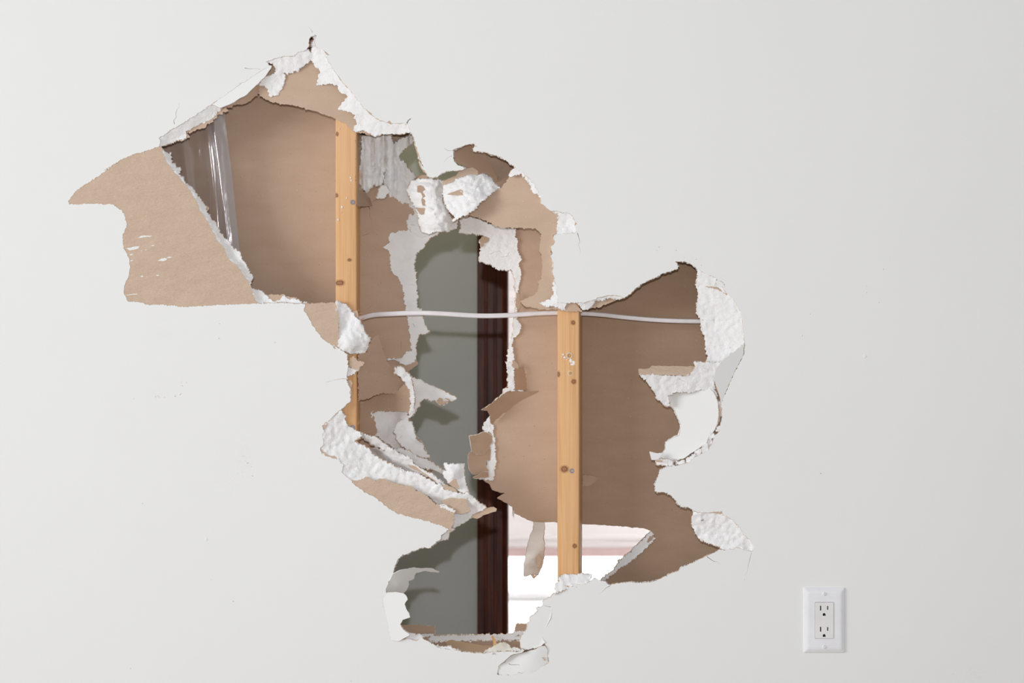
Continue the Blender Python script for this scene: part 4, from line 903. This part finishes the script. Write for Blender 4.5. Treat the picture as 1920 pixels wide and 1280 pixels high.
# ------------------------------------------------------------------ flat electrical cable through both studs
def cable():
    pts = [(640, 599, 56), (672, 597.5, 54), (700, 590.5, 52), (740, 588, 50), (785, 586.5, 49), (830, 588, 50), (880, 591, 52), (910, 592, 53), (950, 591, 54), (1000, 588, 56), (1045, 586.3, 58), (1092, 587.5, 60), (1130, 590, 62), (1170, 594.5, 64), (1220, 599, 66), (1270, 601.5, 67), (1330, 602.5, 68)]
    # smooth the centre line
    cl = []
    for i in range(len(pts)-1):
        p0 = pts[max(0, i-1)]; p1 = pts[i]; p2 = pts[i+1]; p3 = pts[min(len(pts)-1, i+2)]
        for k in range(8):
            t = k/8
            cl.append(tuple(.5*((2*p1[j])+(-p0[j]+p2[j])*t+(2*p0[j]-5*p1[j]+4*p2[j]-p3[j])*t*t+(-p0[j]+3*p1[j]-3*p2[j]+p3[j])*t**3) for j in range(3)))
    cl.append(pts[-1])
    W = [P(*p) for p in cl]; rings_ = []; n = 20
    for i, p in enumerate(W):
        t = (W[min(i+1, len(W)-1)]-W[max(i-1, 0)]).normalized()
        up = Vector((0, 0, 1)); up = (up-t*up.dot(t)).normalized(); sd = t.cross(up)
        px = cl[i][0]
        h = .0042*(1 if px < 1000 else .92); th = .0024
        tw = .25*math.sin(px*.012)
        r = []
        for k in range(n):
            a = 2*math.pi*k/n
            x = math.copysign(abs(math.cos(a))**.75, math.cos(a))*h; y = math.copysign(abs(math.sin(a))**.9, math.sin(a))*th*(1-.18*math.exp(-(x/(h*.22))**2))
            r.append(p+up*(x*math.cos(tw)-y*math.sin(tw))+sd*(x*math.sin(tw)+y*math.cos(tw)))
        rings_.append(r)
    o = tri_fan('electrical_cable', rings_, CABLE)
    tag(o, 'flat white electrical cable running level through both studs inside the wall', 'cable')
cable()

# ------------------------------------------------------------------ clear plastic sheeting in the left bay
def film():
    rows, cols_ = 40, 46
    vs_, fs = [], []
    rnd = random.Random(5)
    for j in range(rows):
        t = j/(rows-1)
        y = 120+t*520
        xr = 418+(y-200)*.118+1.5*math.sin(t*5)          # right edge leans like the photo
        xl = 262+(y-200)*.02
        for i in range(cols_):
            s_ = i/(cols_-1)
            x = xl+(xr-xl)*s_
            dpt = 64 + 10*math.sin(s_*5+t*1.2) + 3*noise.noise(Vector((s_*6, t*2, 1)))
            # the rolled fold near the right edge
            f = (s_-.80)/.075
            dpt -= 13*math.exp(-f*f)
            f2 = (s_-.87)/.03; dpt += 4*math.exp(-f2*f2)
            f3 = (s_-.42-.22*t)/.05; dpt -= 8*math.exp(-f3*f3)*(1-t*.4)
            dpt += 1.2*noise.noise(Vector((s_*22, t*9, 4)))
            vs_.append(tuple(P(x, y, min(96, dpt))))
    for j in range(rows-1):
        for i in range(cols_-1):
            fs.append((j*cols_+i, (j+1)*cols_+i, (j+1)*cols_+i+1, j*cols_+i+1))
    me = bpy.data.meshes.new('plastic_sheeting'); me.from_pydata(vs_, [], fs)
    for p in me.polygons: p.use_smooth = True
    o = link('plastic_sheeting', me, None, [FILM])
    tag(o, 'clear crinkled plastic sheeting hanging inside the upper left of the hole', 'plastic sheet')
    # the doubled fold strip
    vs_, fs = [], []
    for j in range(rows):
        t = j/(rows-1); y = 120+t*520
        xr = 418+(y-200)*.118+1.5*math.sin(t*5)
        xl = xr-33
        for i in range(13):
            s_ = i/12; x = xl+(xr-xl)*s_
            dpt = 46 - 7*math.sin(s_*math.pi) - 4*math.exp(-((s_-.35)/.10)**2) + 1.0*noise.noise(Vector((s_*5, t*8, 9)))
            vs_.append(tuple(P(x+1.2*noise.noise(Vector((t*6, 2, 3))), y, dpt)))
    for j in range(rows-1):
        for i in range(12): fs.append((j*13+i, (j+1)*13+i, (j+1)*13+i+1, j*13+i+1))
    me = bpy.data.meshes.new('folded_edge'); me.from_pydata(vs_, [], fs)
    for p in me.polygons: p.use_smooth = True
    f_ = link('folded_edge', me, o, [FILM2])
film()

# ------------------------------------------------------------------ wall outlet
def outlet():
    root = empty('wall_outlet', P(1545, 1162, 0)); tag(root, 'white double wall outlet with rectangular cover plate at lower right', 'outlet')
    X0, X1 = P(1506.5, 0).x, P(1583.5, 0).x; Z0, Z1 = P(0, 1223).z, P(0, 1101).z
    cx, cz = (X0+X1)/2, (Z0+Z1)/2
    def rr(w_, h_, r, y, n=5):
        out = []
        for qx, qz, a0 in ((1, 1, 0), (-1, 1, 90), (-1, -1, 180), (1, -1, 270)):
            for k in range(n+1):
                a = math.radians(a0+90*k/n)
                out.append(Vector((cx+qx*(w_/2-r)+r*math.cos(a), y, cz+qz*(h_/2-r)+r*math.sin(a))))
        return out
    W, H = X1-X0, Z1-Z0
    # plate: bevelled rim, then opening for the receptacle
    ow, oh = 34/1000*.97, 68/1000*.93
    rc = P(1545.6, 1162.6, -5)
    rings_ = [rr(W, H, .002, 0), rr(W, H, .002, -.0016), rr(W-.002, H-.002, .002, -.0030), rr(W-.012, H-.012, .0025, -.0052), rr(W-.018, H-.018, .003, -.0056)]
    inner = []
    def rr2(w_, h_, r, y, n=5):
        return [Vector((v.x-cx+rc.x, v.y, v.z-cz+rc.z)) for v in rr(w_, h_, r, y, n)]
    rings_ += [rr2(ow, oh, .0018, -.0056), rr2(ow-.0004, oh-.0004, .0016, -.001)]
    tri_fan('cover_plate', rings_, OUTLETW, root, smooth=False)
    # receptacle body with real slots
    bm = bmesh.new()
    fw, fh = ow-.0014, oh-.0014
    outer = [bm.verts.new(v) for v in rr2(fw, fh, .0014, -.0066)]
    rim = [bm.verts.new(v) for v in rr2(fw+.0006, fh+.0006, .0016, -.0060)]
    base = [bm.verts.new(v) for v in rr2(fw+.0006, fh+.0006, .0016, -.0012)]
    N = len(outer); es = []
    for a_, b_ in ((base, rim), (rim, outer)):
        for i in range(N): bm.faces.new((a_[i], a_[(i+1) % N], b_[(i+1) % N], b_[i]))
    loops = [outer]
    walls = []
    R = (1480, 1080, 8.0)
    def pp(x, y, d): return P(R[0]+x/R[2], R[1]+y/R[2], d)
    holes = []
    for y0 in (442, 758):
        holes.append([(460, y0), (478, y0), (478, y0+72), (460, y0+72)])
        holes.append([(567, y0+4), (583, y0+4), (583, y0+60), (567, y0+60)])
        yb = y0+150; holes.append([(501, yb), (501, yb-22), (507, yb-34), (516, yb-41), (527, yb-41), (537, yb-34), (543, yb-22), (543, yb)])
    for h in holes:
        f = [bm.verts.new(pp(x, y, -6.6)) for x, y in h]; k = [bm.verts.new(pp(x, y, -1.6)) for x, y in h]
        loops.append(f); walls.append((f, k))
    for lp in loops:
        for i in range(len(lp)):
            es.append(bm.edges.get((lp[i], lp[(i+1) % len(lp)])) or bm.edges.new((lp[i], lp[(i+1) % len(lp)])))
    bmesh.ops.triangle_fill(bm, edges=es, use_beauty=True)
    for f, k in walls:
        for i in range(len(f)):
            x = bm.faces.new((f[i], f[(i+1) % len(f)], k[(i+1) % len(f)], k[i])); x.material_index = 1
        x = bm.faces.new(k); x.material_index = 1
    bmesh.ops.recalc_face_normals(bm, faces=bm.faces)
    me = bpy.data.meshes.new('receptacle'); bm.to_mesh(me); bm.free()
    rec = link('receptacle', me, root, [RECEP, DARK])
    for i, h in enumerate(holes):
        lp = [(R[0]+x/R[2], R[1]+y/R[2]) for x, y in h]
        sheet('ground_hole' if i % 3 == 2 else 'slot', lp, -6.3, 4.6, [DARK]*3, rec, g=0, jag=0, step=50)
    for yy in (265, 1058):
        p0 = pp(524, yy, -5.6); r = .0034; n = 24
        for half in (0,):
            a0 = .02
            rings2 = []
            bmx = bmesh.new()
            for sgn in (-1, 1):
                # two half-domes leave a vertical slot between them
                pts = [(sgn*.0006, -r*.98)]+[(sgn*max(.0006, r*math.cos(a)), r*math.sin(a)) for a in [(-math.pi/2+math.pi*k/12)*.98 for k in range(13)]]+[(sgn*.0006, r*.98)]
                f0 = [bmx.verts.new((p0.x+x, p0.y+.0006, p0.z+z)) for x, z in pts]
                f1 = [bmx.verts.new((p0.x+x, p0.y-.0004, p0.z+z)) for x, z in pts]
                f2 = [bmx.verts.new((p0.x+(x if abs(x) < .0006 else x*.75), p0.y-.0016, p0.z+z*.7)) for x, z in pts]
                for a_, b_ in ((f0, f1), (f1, f2)):
                    for i in range(len(pts)-1): bmx.faces.new((a_[i], a_[i+1], b_[i+1], b_[i]))
                    bmx.faces.new((a_[-1], a_[0], b_[0], b_[-1]))
                bmx.faces.new(f2)
            bmesh.ops.recalc_face_normals(bmx, faces=bmx.faces)
            me = bpy.data.meshes.new('screw'); bmx.to_mesh(me); bmx.free()
            link('screw', me, root, [OUTLETW])
outlet()

# ------------------------------------------------------------------ hall and bright room seen through the wall
GY = 1.10
kx = (D+GY)/D*S
def hx(px): return (px-960)*kx
xe = hx(896)                                     # grey wall ends behind the door casing
box('wall_hall', -2.6, xe+.02, GY, GY+.1, 0, 2.4, GREYWALL)['kind'] = 'structure'
tag(bpy.data.objects['wall_hall'], 'grey painted hall wall seen through the opening')
box('wall_hall_right', xe+.95, 3.0, GY, GY+.1, 0, 2.4, GREYWALL)['kind'] = 'structure'
box('wall_hall_head', xe+.02, xe+.95, GY, GY+.1, 2.1, 2.4, GREYWALL)['kind'] = 'structure'
# dark moulded casing: a profile swept upwards
def casing(x0, x1, flip=False):
    w_ = x1-x0
    prof = [(0, 0), (0, -.010), (.03, -.013), (.22, -.0132), (.25, -.0142), (.30, -.0145), (.34, -.0138), (.52, -.0140), (.55, -.0150), (.60, -.0152), (.63, -.0144), (.80, -.0148), (.84, -.0185), (.90, -.0235), (.97, -.022), (1.0, -.017), (1.0, .1)]
    if flip: prof = [(1-a, b) for a, b in prof][::-1]
    r = [[Vector((x0+a*w_, GY+b, z)) for a, b in prof] for z in (0, 2.1)]
    vs_ = [tuple(v) for k in r for v in k]; n = len(prof); fs = []
    for i in range(n-1): fs.append((i, i+1, n+i+1, n+i))
    me = bpy.data.meshes.new('trim_1'); me.from_pydata(vs_, [], fs)
    bm = bmesh.new(); bm.from_mesh(me); bmesh.ops.recalc_face_normals(bm, faces=bm.faces)
    bm.to_mesh(me); bm.free()
    return me
o = link('trim_1', casing(hx(895), hx(953.5)), None, [MAHOG]); tag(o, 'dark mahogany moulded door casing seen through the opening', kind='structure')
o = link('trim_2', casing(xe+.93, xe+.93+.068, True), None, [MAHOG]); tag(o, 'dark door casing on the far side of the doorway', kind='structure')
box('door_jamb_filler', xe+.0, hx(950), GY+.0, GY+.1, 2.1, 2.11, MAHOG)['kind'] = 'structure'
bpy.data.objects['door_jamb_filler'].name = 'trim_3'
# enclosing surfaces
FY = 3.4
box('floor', -3, 3.2, -5, GY+.1, -.05, 0, FLOOR)['kind'] = 'structure'
box('floor_far', -3, 3.2, GY+.1, FY+.1, -.05, 0, WHITE)['kind'] = 'structure'
box('ceiling', -3, 3.2, 0.0, FY+.12, 2.4, 2.5, WHITE)['kind'] = 'structure'
box('wall_hall_left', -2.7, -2.6, .115, GY+.1, 0, 2.4, GREYWALL)['kind'] = 'structure'
box('wall_right', 3.0, 3.1, .115, FY, 0, 2.4, WHITE)['kind'] = 'structure'
def fz(py, Y): return ZC-(py-640)*S*(D+Y)/D
DX0, DX1 = -.35, 2.3                              # wide glazed patio door in the far wall
box('wall_far', -1.0, DX0, FY, FY+.12, 0, 2.4, CREAM)['kind'] = 'structure'
box('wall_far_right', DX1, 3.1, FY, FY+.12, 0, 2.4, CREAM)['kind'] = 'structure'
box('wall_far_head', DX0, DX1, FY, FY+.12, 2.12, 2.4, CREAM)['kind'] = 'structure'
box('wall_far_left', -1.0, -.9, GY+.1, FY, 0, 2.4, WHITE)['kind'] = 'structure'
dr = empty('door_1', ((DX0+DX1)/2, FY+.06, 0)); tag(dr, 'white framed glass patio door, very bright, behind the doorway', kind='structure')
for n_, a_ in (('frame', (DX0, DX0+.06, 0, 2.12)), ('frame', (DX1-.06, DX1, 0, 2.12)), ('frame', (DX0+.06, DX1-.06, 2.06, 2.12)), ('frame', (DX0+.06, DX1-.06, 0, .03))):
    box(n_, a_[0], a_[1], FY+.03, FY+.08, a_[2], a_[3], WHITE, dr, .003)
gm, gnt, gb = mat('clear_glass', (1, 1, 1), .0, .5); gb.inputs['Transmission Weight'].default_value = 1; gb.inputs['IOR'].default_value = 1.02
box('glass_pane', DX0+.06, DX1-.06, FY+.052, FY+.056, .03, 2.06, gm, dr)
box('threshold', DX0+.02, DX1-.02, FY+.012, FY+.028, fz(1121, FY), fz(1111, FY), mat_flat('light_grey_threshold', (.5, .5, .5), .6, .2), dr)
# pleated pink shade, lowered almost to the floor
sm_, snt, sb_ = mat('pink_shade_fabric', (.60, .565, .555), .9, .1)
tl = nd(snt, 'ShaderNodeBsdfTranslucent'); tl.inputs[0].default_value = (.60, .575, .57, 1)
mx = nd(snt, 'ShaderNodeMixShader'); mx.inputs[0].default_value = .45
on = [n for n in snt.nodes if n.type == 'OUTPUT_MATERIAL'][0]
snt.links.new(sb_.outputs[0], mx.inputs[1]); snt.links.new(tl.outputs[0], mx.inputs[2]); snt.links.new(mx.outputs[0], on.inputs[0])
prof = []
zt, zl = 2.1, fz(1030, FY-.05)
tucks = [fz(y, FY-.05) for y in (300, 420, 548, 578, 612, 760, 1006)]
N = 160
for i in range(N+1):
    z = zt+(zl-zt)*i/N; yy = 0
    for t_ in tucks:
        u = (z-t_)/.030
        yy += -.022*math.exp(-u*u) if u > 0 else -.022*math.exp(-(u*3)**2)
    prof.append((FY-.045+yy, z))
sh = tri_fan('folded_window_shade', [[Vector((x, y+o_, z)) for o_ in (0, .0015)] for x in (0,) for y, z in prof] and
             [[Vector((DX0-.02, y, z)) for y, z in prof]+[Vector((DX0-.02, y+.0015, z)) for y, z in prof[::-1]], [Vector((DX1+.02, y, z)) for y, z in prof]+[Vector((DX1+.02, y+.0015, z)) for y, z in prof[::-1]]], sm_, None, smooth=False)
tag(sh, 'pale pink folded shade covering the bright glass door in the far room', 'window shade')
RAIL = mat_flat('rose_shade_rail', (.34, .25, .24), .6, .2)
box('bottom_rail', DX0-.02, DX1+.02, FY-.062, FY-.036, fz(1044, FY-.05), zl+.006, RAIL, sh, .003)
# sunlit terrace outside
box('floor_terrace', -3, 5, FY+.1, 7.5, -.08, -.02, WHITE)['kind'] = 'structure'
box('wall_terrace', -3, 5, 6.4, 6.5, -.02, 2.4, WHITE)['kind'] = 'structure'
lamp('daylight_over_terrace', 'AREA', (1.0, 5.2, 3.2), 520, (.98, .99, 1), 3.5, 2.0, (1.0, 5.6, 0))

# small dents and specks on the painted wall
for i, (x, y, a_, b_) in enumerate([(386.5, 1011, 3.2, 3.5), (1503.5, 629, 1.6, 2.2), (1621.5, 667.5, 4.2, 4), (1655.5, 505, 1.4, 1.4), (1625, 536.5, 1.0, .9), (1785, 1262, 4, 1.6), (1667, 487, 1, .8), (1395, 1086, .9, 1.6), (1865, 1254, 1, 1)]):
    o = blob('paint_nib', x, y, 0, a_, b_, PAINT, wall, h=.0007, seed=60+i)
DIRT = mat_flat('grey_scuff', (.40, .39, .37), .8, .2)
REF[21] = (240, 560, 2.56); REF[22] = (1480, 460, 2.909); REF[23] = (0, 1080, 2.743)
for k_, pts_ in ((21, '28 479 133 470 143 466 150 472 176 472 227 467 255 455 250 460 262 418 280 402 256 400 574 788 592 805 598 850 706 210 70 982 440 120 436 190'), (22, '545 79 512 128 422 222 422 256 490 311 172 1243 114 374'), (23, '1086 18 1200 128 672 474 1806 538'), (0, '1232 470 1236 463 1268 469 1315 497 1305 486')):
    for i, (x, y) in enumerate(q(k_, pts_)):
        blob('scuff_mark', x, y, 0, .8+.4*(i % 3), .6+.35*(i % 2), DIRT, wall, h=.00012, seed=200+i)
print('objects', len(bpy.data.objects))
